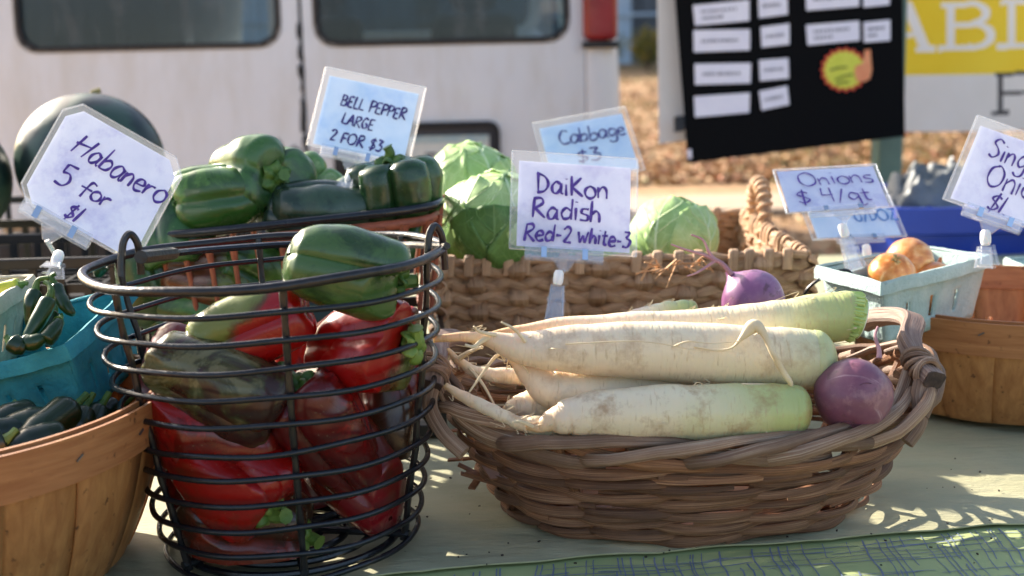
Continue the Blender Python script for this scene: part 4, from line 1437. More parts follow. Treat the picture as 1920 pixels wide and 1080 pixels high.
# thick plaited border rods, rising to the right along the rim
for k in range(17):
    th0 = 2 * PI * (k + WR.uniform(-.15, .15)) / 17 + .1
    n_ = 34
    pts, rads, ups = [], [], []
    ln = .86 + WR.uniform(-.08, .14)
    w0 = WR.uniform(.0046, .0060)
    ph = WR.uniform(0, 6)
    for i in range(n_ + 1):
        f = i / n_
        th = th0 + ln * f
        s = interp([(0, .80), (.12, .87), (.32, .965), (.6, 1.01), (.85, 1.0), (1, .95)], f) + .012 * math.sin(f * 6 + ph)
        dr = interp([(0, -.005), (.05, .005), (.14, .0115), (.36, .0085), (.6, .000), (.82, -.007), (1, -.011)], f)
        pts.append(dpt(th, s, dr)); ups.append((dn(th) + V((0, 0, interp([(0, .1), (.4, .5), (.7, 1.2), (1, 1)], f)))).normalized())
        rads.append(w0 * interp([(0, .8), (.04, 1), (.5, .95), (1, .6)], f) * (1 + .07 * math.sin(f * 13 + ph)))
    part('border_rod', MB().tube(pts, rads, 10, flat=.8, up=lambda i, ups=ups: ups[i]), M['reed_g'], wil)
for k in range(15):       # rods crossing below them, falling to the right
    th0 = 2 * PI * (k + .5 + WR.uniform(-.2, .2)) / 15
    pts, ups, rads = [], [], []
    ln = .74 + WR.uniform(-.08, .12); w0 = WR.uniform(.0040, .0052)
    for i in range(27):
        f = i / 26; th = th0 + ln * f
        s = interp([(0, .96), (.2, .92), (.55, .84), (.85, .78), (1, .75)], f) + .008 * math.sin(f * 7 + k)
        pts.append(dpt(th, s, interp([(0, -.008), (.25, -.001), (.6, .006), (.85, .003), (1, -.004)], f))); ups.append(dn(th))
        rads.append(w0 * (1 + .08 * math.sin(f * 9 + k)))
    part('border_rod', MB().tube(pts, rads, 10, flat=.7, up=lambda i, ups=ups: ups[i]), M['reed_g'] if k % 3 else M['reed'], wil)
# woven floor
fl = MB()
fl.grid(lambda u, v: dpt(2 * PI * u, .02, 0).lerp(DC + V((0, 0, .007)), v), 60, 6, cu=True)
part('floor', fl, M['reed'], wil, solid=.003)
for k in range(9):
    yy = lerp(-.075, .075, k / 8)
    part('floor_slat', MB().box(DC + V((0, yy, .011)), (.25 * math.sqrt(max(.05, 1 - (yy / .095) ** 2)), .012, .003)), M['reed'], wil, bevel=.001)
# chips of broken reed inside the left end (uncountable)
chm = MB()
for k in range(60):
    p = DC + V((WR.uniform(-.17, -.07), WR.uniform(-.05, .08), WR.uniform(.03, .06)))
    m3 = Matrix.Rotation(WR.uniform(0, 6), 3, 'Z') @ Matrix.Rotation(WR.uniform(-.5, .5), 3, 'Y')
    chm.box(p, (WR.uniform(.015, .05), WR.uniform(.004, .009), .0016), m3)
part('broken_reed', chm, M['reed'], wil, kind='stuff', smooth=False)
# wooden end handles
def handle(pts, wdt, label=None):
    c_ = crm(pts, 7)
    m = MB()
    n_ = len(c_)
    vs_ = []
    for i, p in enumerate(c_):
        tg = (c_[min(i + 1, n_ - 1)] - c_[max(i - 1, 0)]).normalized()
        side = tg.cross(V((.35, 0, 1))).normalized()
        upv = side.cross(tg).normalized()
        for a, b in ((-1, -.55), (-1, .55), (-.75, .85), (.75, .85), (1, .55), (1, -.55), (.75, -.85), (-.75, -.85)):
            vs_.append(p + side * a * wdt + upv * b * wdt * .85)
    fs_ = [(i * 8 + k, i * 8 + (k + 1) % 8, (i + 1) * 8 + (k + 1) % 8, (i + 1) * 8 + k) for i in range(n_ - 1) for k in range(8)]
    fs_ += [tuple(range(8)), tuple((n_ - 1) * 8 + k for k in range(8))]
    m.add(vs_, fs_, None, [i // 8 * .006 for i in range(len(vs_))], [(i % 8) * .55 for i in range(len(vs_))])
    return c_, part('handle', m, M['handle'], wil)
hr = [P(1752, 712, .955), P(1722, 680, .975), P(1705, 640, .99), P(1712, 606, 1.015), P(1692, 594, 1.05), P(1650, 594, 1.085), P(1618, 606, 1.115)]
cR, hR = handle(hr, .0086)
hl = [P(808, 722, .955), P(815, 690, .965), P(818, 660, .985), P(824, 640, 1.01), P(840, 634, 1.05), P(862, 634, 1.09)]
cL, hL = handle(hl, .0084)
for c_, h_ in ((cR, hR), (cL, hL)):
    tg = (c_[0] - c_[1]).normalized()
    side = tg.cross(V((.35, 0, 1))).normalized(); upv = side.cross(tg)
    e_ = c_[0] + tg * .0006
    part('end_grain', MB().poly([e_ + side * a * .0080 + upv * b * .0068 for a, b in ((-1, -.7), (-1, .7), (-.6, 1), (.6, 1), (1, .7), (1, -.7), (.6, -1), (-.6, -1))], .0006, tg), M['endgrain'], h_, smooth=False)
    # reed lashing
    for k in range(6):
        p = c_[3 + k]
        tg2 = (c_[4 + k] - c_[2 + k]).normalized()
        s2 = tg2.cross(V((.35, 0, 1))).normalized(); u2 = s2.cross(tg2)
        lp = [p + (s2 * math.cos(a) * .0108 + u2 * math.sin(a) * .0094) + tg2 * (.004 * math.sin(a + k)) for a in [2 * PI * q / 16 for q in range(16)]]
        part('lashing', MB().tube(lp, .0022, 6, closed=True), M['reed_g'], h_)
for (pp) in ([P(1735, 690, .965), P(1722, 740, .955), P(1725, 790, .95), P(1700, 830, .945)], [P(1722, 690, .968), P(1742, 735, .958), P(1728, 780, .95)], [P(1715, 660, .985), P(1690, 740, .965), P(1650, 800, .94), P(1600, 835, .92)],
             [P(815, 715, .96), P(806, 760, .955), P(830, 810, .945), P(870, 850, .935)], [P(822, 700, .965), P(850, 760, .955), P(905, 805, .94), P(980, 830, .92)]):
    part('border_rod', MB().tube(crm(pp, 7), .0058, 8, flat=.6, up=V((0, -1, .3))), M['reed_g'], wil)

# ================================================================== PRODUCE
gW = 'peppers in the front wire basket'
G_DK, G_MD, G_LT = (24, 46, 20), (46, 76, 34), (84, 112, 52)
R_BR, R_DK, R_OR, BRN = (160, 14, 10), (96, 14, 14), (186, 70, 18), (84, 54, 34)
def rot_to(axis, roll=0):
    q = V(axis).to_track_quat('Z', 'Y').to_matrix()
    return q @ Matrix.Rotation(roll, 3, 'Z')

def pepper(label, group, c, axis, L, Rr, lobes, mat, seed, roll=0, stem=True, top=1.0, bot=.74, crease=.28, stemdir=(.3, 0, 1), stemlen=.022, rsx=1.0, bend=0.0, smat='stem_d', rnd=.08):
    rg = random.Random(seed)
    t = thing('bell_pepper', c, label, 'pepper', group, rot_to(axis, roll))
    amp = [rg.uniform(.88, 1.1) for _ in range(lobes)]
    phs = rg.uniform(0, 6)
    prof = [(0, .02), (.02, .25), (.06, bot * .62), (.14, bot * .86), (.28, bot * 1.02), (.5, lerp(bot, top, .62)), (.72, top), (.86, top * .97), (.94, top * .80), (.98, top * .52), (1, .16)]
    zt = [(0, .045), (.02, .012), (.06, .0), (.14, .04), (.28, .2), (.5, .45), (.72, .72), (.86, .92), (.94, .995), (.98, .975), (1, .90)]
    m = MB()
    def fn(u, v):
        a = 2 * PI * u
        aw = a + .12 * math.sin(a + phs)
        lb = abs(math.cos(lobes * aw / 2)) ** .55
        k = int(((aw * lobes / (2 * PI)) + .5) % lobes)
        cr = crease * (1.0 if .12 < v < .9 else 1.5)
        f = (1 - cr * (1 - lb)) * lerp(1, amp[k], lb * .8)
        r = Rr * sm(prof, v) * f * (1 - rnd * (2 * v - 1) ** 2)
        z = L * (sm(zt, v) - .5)
        if v > .85: z += L * .05 * lb * (v - .85) / .15 * amp[k]
        if v < .1: z -= L * .04 * lb * (1 - v / .1) * amp[k]
        p = V((math.cos(a) * r * rsx, math.sin(a) * r, z))
        q = p * (1 + .10 * nz(p * 24 + V((seed * 3.1, 0, 0)), 1) + .035 * nz(p * 62 + V((seed * 1.7, 3, 0)), 1))
        q.x += bend * (v - .5) ** 2 * L
        return q
    m.grid(fn, 64, 40, cu=True)
    if group == gW:        # skin presses against the wires, never through them
        wm, wi_, ti, tt = WM[t.name], WM[t.name].inverted(), tilt.inverted(), tilt
        for i, q in enumerate(m.v):
            b_ = ti @ (wm @ q) - WB
            s = max(0, min(1.0, (b_.z - .005) / H_W))
            lim = lerp(R_B, R_T, s) - .0075
            if b_.z < .014: b_.z = .014 - (.014 - b_.z) * .05
            h_ = math.hypot(b_.x, b_.y)
            if b_.z < H_W and h_ > lim * .97:
                k_ = (lim * .97 + (h_ - lim * .97) * .06) / h_
                b_.x *= k_; b_.y *= k_
            m.v[i] = wi_ @ (tt @ (b_ + WB))
    part('flesh', m, mat, t, local=True)
    if stem:
        zs = L * .40
        cx = MB()
        def cfn(u, v):
            a = 2 * PI * u
            r = Rr * .34 * v * (1 + .12 * math.cos((lobes + 2) * a) * v)
            return V((math.cos(a) * r, math.sin(a) * r, zs + .006 - .009 * (v - .55) ** 2 * 4 * .5 + .003 * math.sin(6 * a) * v + .0035))
        cx.grid(cfn, 36, 6, cu=True)
        part('calyx', cx, M[smat], t, local=True, solid=.0015)
        sd = V(stemdir).normalized()
        pts = crm([V((0, 0, zs)), V((0, 0, zs + .009)), V((0, 0, zs + .009)) + sd * stemlen * .5, V((0, 0, zs + .009)) + sd * stemlen + V((rg.uniform(-.003, .003), rg.uniform(-.003, .003), 0))], 4)
        n_ = len(pts)
        part('stem', MB().tube(pts, [lerp(.0062, .0042, i / n_) + (.0014 if i == n_ - 1 else 0) for i in range(n_)], 8), M[smat], t, local=True)
    return t

def fit(px, py, r, front=True):
    """depth at which a pepper of radius r touches the front (or back) wires of the front basket"""
    ds = [.84 + i * .002 for i in range(120)]
    if not front: ds = ds[::-1]
    inv = tilt.inverted()
    for d in ds:
        q = inv @ P(px, py, d) - WB
        s = max(0, min(1.1, (q.z - .005) / H_W))
        if math.hypot(q.x, q.y / .97) < lerp(R_B, R_T, s) - .006 - r: return d
    return .96
gW_ = gW
pm_ = pepper_mat
pepper('large smooth green pepper on top of the front wire basket', gW, P(648, 502, fit(648, 502, .034, True)), D(.93, .22, .25), .079, .0315, 3, pm_('pep_a', G_MD, (74, 104, 50), (0, .4, 0), 8, .1), 1, 1.9, stemlen=.010, bot=.82)
pepper('pepper half green half red with an orange tip, in the wire basket', gW, P(480, 622, fit(480, 622, .034, True) + .028), D(-.86, .36, .1), .080, .031, 4, pm_('pep_b', (120, 128, 60), R_BR, (-.6, -.75, -.55), 26, .15, nscale=16, namp=1.0, cc=(96, 66, 30)), 2, .9, stem=False, bot=.80, crease=.2)
pepper('brownish green pepper turning, left side of the wire basket', gW, P(408, 716, fit(408, 716, .034, True)), D(.84, .42, .1), .098, .0345, 3, pm_('pep_c', (118, 112, 78), (60, 30, 24), (0, 0, .3), 10, .1, nscale=20, namp=2.4, cc=(74, 72, 40), blotch=(104, 100, 62)), 3, 2.6, stem=False, bot=.78, crease=.22)
pepper('red pepper with green shoulder and curled green stem, right side of basket', gW, P(684, 655, fit(684, 655, .034, True)), D(.80, -.10, -.35), .082, .0385, 4, pm_('pep_d', R_BR, (96, 108, 56), (.3, -.9, .55), 24, -.45, nscale=20, namp=1.3, cc=(92, 48, 30), blotch=(110, 24, 14)), 4, .4, stemdir=(.2, .9, .3), stemlen=.010, smat='stem', bot=.8)
pepper('red pepper with dark green flank and calyx, lower left of wire basket', gW, P(430, 885, fit(430, 885, .034, True)), D(.62, .52, -.25), .090, .040, 3, pm_('pep_e', R_BR, (64, 62, 34), (0, -.7, .2), 18, -.35, nscale=18, namp=1.8, blotch=(50, 52, 26)), 5, 1.2, stemdir=(.6, .2, 1), stemlen=.012, bot=.8, smat='stem')
pepper('pink red pepper wedged under the brownish one', gW, P(385, 815, fit(385, 815, .034, True)), D(.86, .30, .2), .094, .036, 3, pm_('pep_f', (160, 26, 22), (124, 26, 18), (0, 0, 1), 10, 0, blotch=(92, 44, 26)), 6, .4, stem=False, bot=.8)
pepper('red pepper with upright green stem in the middle of the wire basket', gW, P(622, 812, fit(622, 812, .034, True)), D(-.38, -.62, -.3), .094, .037, 3, pm_('pep_g', R_DK, (140, 20, 20), (0, .5, 0), 14, 0, namp=1.8, blotch=(66, 22, 16)), 7, .2, stemdir=(-.9, .2, .3), stemlen=.024, bot=.7)
pepper('dark red pepper lying low at the right of the wire basket', gW, P(672, 885, fit(672, 885, .034, True)), D(-.55, -.62, .2), .090, .036, 3, pm_('pep_h', (126, 14, 24), (120, 32, 16), (0, 0, 1), 12, 0, namp=1.6, blotch=(92, 40, 18)), 8, 1.4, stem=False, bot=.85)
pepper('red brown pepper at the bottom of the wire basket', gW, P(455, 1000, fit(455, 1000, .034, True)), D(.96, .1, .1), .092, .0375, 4, pm_('pep_i', (126, 44, 26), (70, 46, 30), (0, -.6, 0), 22, .1, namp=1.8, blotch=(58, 54, 30)), 9, 2.2, stemdir=(.3, .2, 1), stemlen=.01, bot=.84, smat='stem')
pepper('red pepper deep in the basket behind the others, left', gW, P(350, 905, fit(350, 905, .034, False)), D(.2, .9, .1), .082, .033, 3, pm_('pep_j', R_BR, R_DK, (0, 0, 1), 10, 0, blotch=(70, 30, 18)), 10, 0, stem=False)
pepper('red pepper deep in the basket behind the middle wire', gW, P(570, 880, fit(570, 880, .034, False)), D(.4, .8, .3), .086, .035, 3, pm_('pep_k', (190, 22, 18), R_DK, (0, 0, 1), 10, 0, blotch=(90, 24, 14)), 11, 0, stem=False)
pepper('dull red pepper behind the green shouldered one', gW, P(735, 745, fit(735, 745, .034, False)), D(.2, .9, .1), .080, .032, 3, pm_('pep_l', (110, 24, 18), (70, 44, 26), (0, 0, 1), 10, 0), 12, 1, stem=False)
pepper('red pepper showing between the green one and the orange tip', gW, P(560, 700, fit(560, 700, .034, False)), D(.1, -.9, .2), .085, .035, 3, pm_('pep_m', R_BR, (190, 40, 24), (0, 0, 1), 10, 0), 13, 0, stem=False)
pepper('maroon pepper at the far left inside the wire basket', gW, P(325, 725, fit(325, 725, .034, False)), D(.3, -.8, .2), .082, .034, 3, pm_('pep_n', (86, 26, 28), (120, 40, 34), (0, 0, 1), 10, 0), 14, 0, stem=False)
pepper('dark green pepper at the back of the wire basket under the large one', gW, P(640, 610, fit(640, 610, .034, False)), D(.8, .1, .2), .080, .034, 4, pm_('pep_o', G_DK, G_MD, (0, 0, 1), 8, 0), 15, 0, stem=False)

gB = 'green peppers in the rust coloured basket'
def fitb(px, py, r):
    d = 1.0
    while d < 1.6:
        q = P(px, py, d) - rbc
        if q.dot(ey_) > -DEPY / 2 * .93 + r: return d
        d += .004
    return 1.3

gm = [pm_('gpep_%d' % i, a, b, (0, .5, .3), 10, 0, namp=1.4, rough=.22) for i, (a, b) in enumerate((((46, 86, 30), (86, 124, 52)), ((38, 76, 32), (66, 106, 46)), ((38, 58, 42), (58, 80, 58)), ((30, 64, 28), (52, 92, 40)), ((52, 90, 36), (118, 100, 44))))]
pepper('large glossy green pepper beside the habanero card', gB, P(403, 372, max(1.16, fitb(403, 372, .036))), D(-.93, .15, -.25), .074, .0385, 4, gm[0], 21, .9, stem=True, stemlen=.010, stemdir=(0, .2, 1), bot=.88, crease=.26, rnd=.32)
pepper('tall green pepper with deep folds behind the glossy one', gB, P(474, 338, max(1.24, fitb(474, 338, .05))), D(.62, .02, -.62), .084, .0480, 4, gm[1], 22, .3, stemdir=(.2, .2, 1), stemlen=.012, crease=.3, bot=.9)
pepper('ribbed dark green pepper leaning on the bell pepper sign clip', gB, P(740, 362, max(1.235, fitb(740, 362, .036))), D(-.12, -.97, -.2), .062, .0455, 6, gm[3], 23, .4, crease=.30, bot=.92, stemlen=.012)
pepper('dull grey green pepper in the middle of the back basket', gB, P(598, 400, max(1.20, fitb(598, 400, .036))), D(.9, .1, .3), .090, .037, 3, gm[2], 24, .8, stem=False)
pepper('small dark grey green pepper at the front of the back basket', gB, P(570, 410, max(1.15, fitb(570, 410, .036))), D(.9, .2, .1), .070, .030, 3, gm[2], 25, 2.0, stem=False)
pepper('dark green pepper behind the habanero card corner', gB, P(318, 425, max(1.17, fitb(318, 425, .036))), D(.2, .8, -.2), .080, .038, 4, gm[3], 26, 0, stem=False)
pepper('green and brown blotched pepper seen through the rust wires', gB, P(392, 515, max(1.17, fitb(392, 515, .036))), D(.9, .05, .2), .084, .036, 4, pm_('gpep_b', (96, 108, 40), (92, 52, 30), (0, 0, -1), 22, .15, namp=1.4), 27, .5, stem=False)
pepper('bright green pepper low in the back basket', gB, P(478, 505, max(1.18, fitb(478, 505, .036))), D(.6, .3, .4), .070, .036, 4, gm[0], 28, 1.1, stem=True, stemlen=.012)
pepper('green pepper at the bottom left of the back basket', gB, P(345, 590, max(1.20, fitb(345, 590, .036))), D(.9, .2, .1), .080, .034, 3, gm[1], 29, .1, stem=False)
pepper('dark green pepper at the left end of the back basket', gB, P(275, 520, max(1.20, fitb(275, 520, .036))), D(.2, .8, .3), .080, .036, 3, gm[3], 30, .1, stem=False)
pepper('dark green pepper under the ribbed one', gB, P(700, 440, max(1.26, fitb(700, 440, .036))), D(.9, .2, .2), .080, .036, 3, gm[3], 31, .1, stem=False)
pepper('dark green pepper in the back basket behind the large wire basket one', gB, P(590, 480, max(1.24, fitb(590, 480, .036))), D(.7, .4, .2), .080, .038, 3, gm[3], 32, .9, stem=False)

pepper('dark green pepper filling the gap beside the ribbed one', gB, P(660, 395, max(1.26, fitb(660, 395, .07))), D(.7, -.3, .3), .080, .038, 4, gm[3], 33, .3, stem=False)
pepper('green pepper behind the dull grey green one', gB, P(560, 372, max(1.3, fitb(560, 385, .10))), D(.5, -.5, .3), .080, .036, 4, gm[1], 34, .3, stem=False)
# ---- chillies
def chilli(label, group, pts, r, mat, stem_pts, smat='stem_d', taper=.25, cat='chilli', name='chilli_pepper'):
    pts = [V(p) for p in pts]
    t = thing(name, pts[0], label, cat, group)
    c_ = crm(pts, 10); n_ = len(c_)
    rad = []
    for i in range(n_):
        f = i / (n_ - 1)
        rad.append(r * interp([(0, .45), (.04, .85), (.12, 1), (.5, .95), (.8, .7), (.93, .42), (.98, .2), (1, .05)], f) * (1 + .06 * nz((f * 7, r * 900, 0), 1)))
    part('flesh', MB().tube(c_, rad, 16), mat, t)
    s_ = crm([V(p) for p in stem_pts], 6); k = len(s_)
    part('stem', MB().tube(s_, [lerp(.0042, .0022, min(1, i / (k - 1) * 1.6)) * (r / .0085) ** .5 for i in range(k)], 8), M[smat], t)
    return t
ch_m = simple('chilli_green', (16, 42, 14), (34, 68, 24), 30, rough=.3, coat=.1, bump=.15, bscale=40)
ja_m = simple('jalapeno_green', (10, 28, 12), (22, 46, 18), 22, rough=.3, coat=.1, bump=.12, bscale=40)
gC = 'slim chillies in the teal basket'
def PL(l): return [P(*q) for q in l]
chilli('longest green chilli lying down the teal basket', gC, PL([(93, 560, .925), (78, 590, .918), (60, 620, .912), (46, 642, .91)]), .0062, ch_m, PL([(93, 560, .925), (96, 546, .925), (92, 534, .928), (84, 529, .93)]))
chilli('green chilli leaning on the right inner wall of the teal basket', gC, PL([(105, 535, .955), (112, 555, .95), (124, 575, .945), (140, 592, .945)]), .0054, ch_m, PL([(105, 537, .955), (98, 525, .955), (97, 517, .955), (104, 513, .955)]))
chilli('green chilli with hooked stem at the left of the teal basket', gC, PL([(66, 548, .945), (60, 565, .94), (58, 590, .94), (52, 612, .94)]), .0058, ch_m, PL([(66, 550, .945), (68, 535, .945), (74, 524, .945), (92, 521, .945)]))
chilli('green chilli lying along the front rim of the teal basket', gC, PL([(84, 640, .905), (96, 626, .91), (106, 610, .915), (112, 598, .92)]), .006, ch_m, PL([(110, 600, .918), (113, 596, .92), (115, 594, .921)]), 'stem')
chilli('green chilli at the lower front of the teal basket with curled stem', gC, PL([(46, 640, .905), (60, 643, .903), (76, 636, .905), (88, 632, .91)]), .006, ch_m, PL([(46, 640, .905), (38, 641, .904), (33, 636, .905), (36, 632, .906)]))
chilli('green chilli deep in the teal basket', gC, PL([(100, 590, .95), (88, 612, .94), (70, 632, .935)]), .0062, ch_m, PL([(100, 590, .95), (104, 580, .952), (103, 574, .953)]))
chilli('green chilli mostly hidden at the bottom of the teal basket', gC, PL([(110, 600, .955), (96, 622, .945), (80, 640, .94)]), .0054, ch_m, PL([(110, 600, .955), (114, 592, .955), (113, 588, .955)]))
chilli('green chilli at the far left corner of the teal basket', gC, PL([(20, 640, .90), (35, 650, .90), (50, 655, .902)]), .007, ch_m, PL([(20, 640, .90), (14, 634, .90), (10, 630, .90)]))
ye_m = simple('chilli_yellow', (196, 190, 50), (170, 190, 60), 30, rough=.25, coat=.3)
chilli('yellow green chilli in the beige pulp basket', 'slim chillies', PL([(38, 534, 1.0), (15, 540, 1.0), (-15, 548, .995), (-40, 555, .99)]), .006, ye_m, PL([(38, 534, 1.0), (46, 531, 1.0), (52, 532, 1.0)]), 'stem')
chilli('green chilli tip poking out between habanero card and wire basket', 'slim chillies', PL([(192, 497, 1.02), (188, 505, 1.02), (180, 520, 1.02)]), .0058, ch_m, PL([(192, 497, 1.02), (196, 492, 1.02), (199, 490, 1.02)]))
gJ = 'dark green peppers in the left bushel basket'
JL = [('large dark green jalapeno in the middle of the left bushel', [(132, 767, .90), (105, 787, .885), (72, 812, .87), (42, 840, .86)], .0145),
      ('dark green jalapeno lying along the bushel front', [(118, 822, .87), (85, 825, .862), (55, 834, .855), (30, 847, .85)], .014),
      ('dark green jalapeno by the right rim of the bushel', [(158, 774, .91), (150, 794, .90), (146, 812, .895)], .011),
      ('dark green jalapeno next to the right rim of the bushel', [(185, 772, .925), (175, 792, .915), (168, 812, .91)], .012),
      ('dark green jalapeno under the teal basket', [(60, 782, .90), (30, 787, .89), (0, 797, .88)], .015),
      ('dark green jalapeno at the left edge of the bushel', [(40, 812, .875), (10, 814, .868), (-25, 822, .86)], .014),
      ('dark green jalapeno deep in the bushel beside the rim', [(215, 767, .955), (195, 777, .945), (170, 787, .935)], .013),
      ('dark green jalapeno half buried in the bushel', [(100, 804, .885), (70, 797, .88), (35, 800, .875)], .015),
      ('dark green jalapeno far left in the bushel', [(-10, 782, .90), (-40, 797, .89), (-80, 812, .875)], .016)]
for lb_, pl2, rr in JL:
    pp = PL(pl2)
    d0 = (pp[0] - pp[1]).normalized()
    pp = pp + [pp[-1] - d0 * .014 + V((0, 0, -.008))]; rr *= .88
    chilli(lb_, gJ, pp, rr, ja_m, [pp[0], pp[0] + d0 * .008, pp[0] + d0 * .016 + V((.003, 0, .004))], cat='pepper', name='jalapeno_pepper')
chilli('dark green jalapeno with pale stem at the bushel front left', gJ, PL([(8, 828, .845), (-20, 838, .84), (-60, 850, .83)]), .013, ja_m, PL([(6, 828, .845), (18, 818, .848), (30, 806, .852)]), 'stem', cat='pepper', name='jalapeno_pepper')
# more under them so that the basket is full
for k in range(14):
    a = R.uniform(0, 2 * PI); q = R.uniform(.0, .085)
    c0 = BL + V((math.cos(a) * q, math.sin(a) * q, .052 + R.uniform(-.012, .012)))
    b_ = R.uniform(0, 2 * PI); d0 = V((math.cos(b_), math.sin(b_), R.uniform(-.15, .15)))
    chilli('dark green jalapeno buried in the lower layer of the left bushel', gJ, [c0 - d0 * .035, c0, c0 + d0 * .035], .015, ja_m, [c0 - d0 * .035, c0 - d0 * .043, c0 - d0 * .05], cat='pepper', name='jalapeno_pepper')

# ---- daikon
def daikon_mat(name, green_from, crown=(186, 192, 128), dirt=.5, seed=0):
    n = NT(name)
    t = n.attr()
    co = n.coord()
    f = n.noise(co, 18, 5)
    tt = n.math('ADD', t, n.math('MULTIPLY', n.math('SUBTRACT', f, .5), .22))
    col = n.ramp(tt, [(0, lin((206, 166, 116))), (.10, lin((222, 190, 150))), (.3, lin((232, 212, 184))), (green_from, lin((228, 214, 180))), (min(.99, green_from + .2), lin(crown)), (1, lin((172, 182, 112)))])
    d_ = n.ramp(n.noise(co, 46, 6, .72), [(.50, (0, 0, 0)), (.70, (dirt, dirt, dirt))])
    col = n.mix(d_, col, lin((158, 116, 74)))
    # short cross-wise lenticels
    ln_ = n.ramp(n.noise(n.coord((14, 2.6, 2.6)), 30, 3), [(.60, (0, 0, 0)), (.70, (.55, .55, .55))])
    col = n.mix(ln_, col, lin((186, 160, 122)))
    n.base(col); n.set(Roughness=.36)
    wv = n.new('ShaderNodeTexNoise', noise_dimensions='1D'); wv.inputs['Scale'].default_value = 130; wv.inputs['Detail'].default_value = 3
    n.link(t, wv.inputs['W'])
    b0 = n.bump(wv.outputs['Fac'], .22, .0016)
    b1 = n.bump(n.noise(n.coord((9, 1.6, 1.6)), 24, 4), .3, .0024, b0)
    n.bump(n.noise(co, 40, 4), .2, .002, b1)
    n.b.inputs['Subsurface Weight'].default_value = .22
    n.b.inputs['Subsurface Radius'].default_value = (.010, .006, .003)
    n.b.inputs['Subsurface Scale'].default_value = 1.0
    return n.m
M['stub'] = simple('leaf_stub_green', (150, 180, 84), (196, 210, 136), 90, rough=.5)
M['root'] = simple('root_hair', (214, 190, 148), (232, 214, 180), 60, rough=.6)
gD = 'daikon radishes in the willow basket'
def daikon(label, pts, rads, green=.84, dirt=.5, roots=(), cut=False, seed=0, flatend=True):
    pts = [V(p) for p in pts]
    t = thing('daikon', pts[len(pts) // 2], label, 'daikon', gD)
    n_ = 14
    c_ = crm(pts, n_)
    rr = [v.x for v in crm([V((q, 0, 0)) for q in rads], n_)]
    k = len(c_)
    for i in range(k):
        f = i / (k - 1)
        rr[i] *= 1 + .025 * nz((f * 26, seed, 1), 1) + .012 * nz((f * 90, seed, 2), 1)
        c_[i] = c_[i] + V((0, .0012 * nz((f * 12, seed, 3), 1), .0012 * nz((f * 12, seed, 5), 1)))
    # rounded crown
    e = c_[-1]; tg = (c_[-1] - c_[-3]).normalized(); r0 = rr[-1]
    if not cut:
        for a in (15, 30, 45, 58, 70, 80, 87):
            a = math.radians(a)
            c_.append(e + tg * r0 * .62 * math.sin(a)); rr.append(r0 * math.cos(a))
    m = MB().tube(c_, rr, 28)
    tot = len(c_)
    o = part('flesh', m, daikon_mat('daikon_skin_%d' % seed, green, dirt=dirt, seed=seed), t)
    if cut:
        m2 = MB()
        side = tg.orthogonal().normalized(); up_ = tg.cross(side)
        m2.tube([e - tg * .001, e + tg * .005, e + tg * .009], [r0 * .95, r0 * .90, r0 * .86], 24)
        cc = part('leaf_stub', m2, simple('cut_leaf_base', (150, 190, 80), (206, 220, 150), 130, rough=.5, bump=.5, bscale=300), t)
        for q in range(46):
            a = 2 * PI * q / 46 + R.uniform(-.1, .1)
            d_ = side * math.cos(a) + up_ * math.sin(a)
            part('leaf_base', MB().tube([e + d_ * r0 * .94 - tg * .003, e + d_ * r0 * 1.0 + tg * .005, e + d_ * r0 * (.88 + R.uniform(0, .08)) + tg * R.uniform(.0045, .0085)], [.0013, .0017, .0008], 5), M['stub'], cc)
        part('cut_face', MB().tube([e + tg * .0088, e + tg * .0098], r0 * .85, 24), simple('cut_daikon_face', (226, 226, 196), (240, 238, 220), 90, rough=.5), t)
    hm_ = MB(); hr_ = random.Random(seed + 40)
    for q in range(16):
        i = hr_.randrange(4, k - 2); a = hr_.uniform(0, 2 * PI)
        tg_ = (c_[i + 1] - c_[i - 1]).normalized(); s1 = tg_.orthogonal().normalized(); s2 = tg_.cross(s1)
        d_ = s1 * math.cos(a) + s2 * math.sin(a); b_ = c_[i] + d_ * rr[i] * .98; l_ = hr_.uniform(.006, .018)
        hm_.tube(crm([b_, b_ + d_ * l_ * .3 + tg_ * l_ * .3, b_ + d_ * l_ * .15 + tg_ * l_ * hr_.uniform(-.9, .9) + V((0, 0, -.001))], 4), [.0005, .0004, .0004, .0003, .0003, .0003, .0002, .0002, .0002], 4)
    part('fine_root', hm_, M['root'], t, kind='stuff')
    for rp, r1 in roots:
        q = crm([V(p) for p in rp], 7)
        part('root_hair', MB().tube(q, [lerp(r1, r1 * .35, i / len(q)) for i in range(len(q))], 6), M['root'], t)
    return t

daikon('largest daikon lying across the top with green crown and coiled root',
       PL([(812, 636, .925), (865, 632, .925), (915, 636, .925), (975, 652, .928), (1050, 656, .93), (1150, 655, .935), (1280, 661, .94), (1400, 668, .945), (1480, 672, .948), (1535, 674, .95)]),
       [.0026, .0035, .0055, .0115, .0165, .0200, .0225, .0228, .0226, .0222], .80, .45, seed=1,
       roots=[(PL([(916, 632, .921), (902, 640, .915), (888, 650, .912), (872, 646, .912)]), .0024), (PL([(1060, 645, .909), (1200, 640, .907), (1300, 655, .910), (1382, 660, .912)]), .0006),
              (PL([(930, 628, .92), (900, 622, .915), (888, 612, .91)]), .0016), (PL([(985, 640, .917), (965, 618, .91), (940, 604, .905)]), .0017),
              (PL([(1262, 650, .909), (1290, 640, .907), (1330, 643, .908), (1390, 640, .910)]), .0008)])
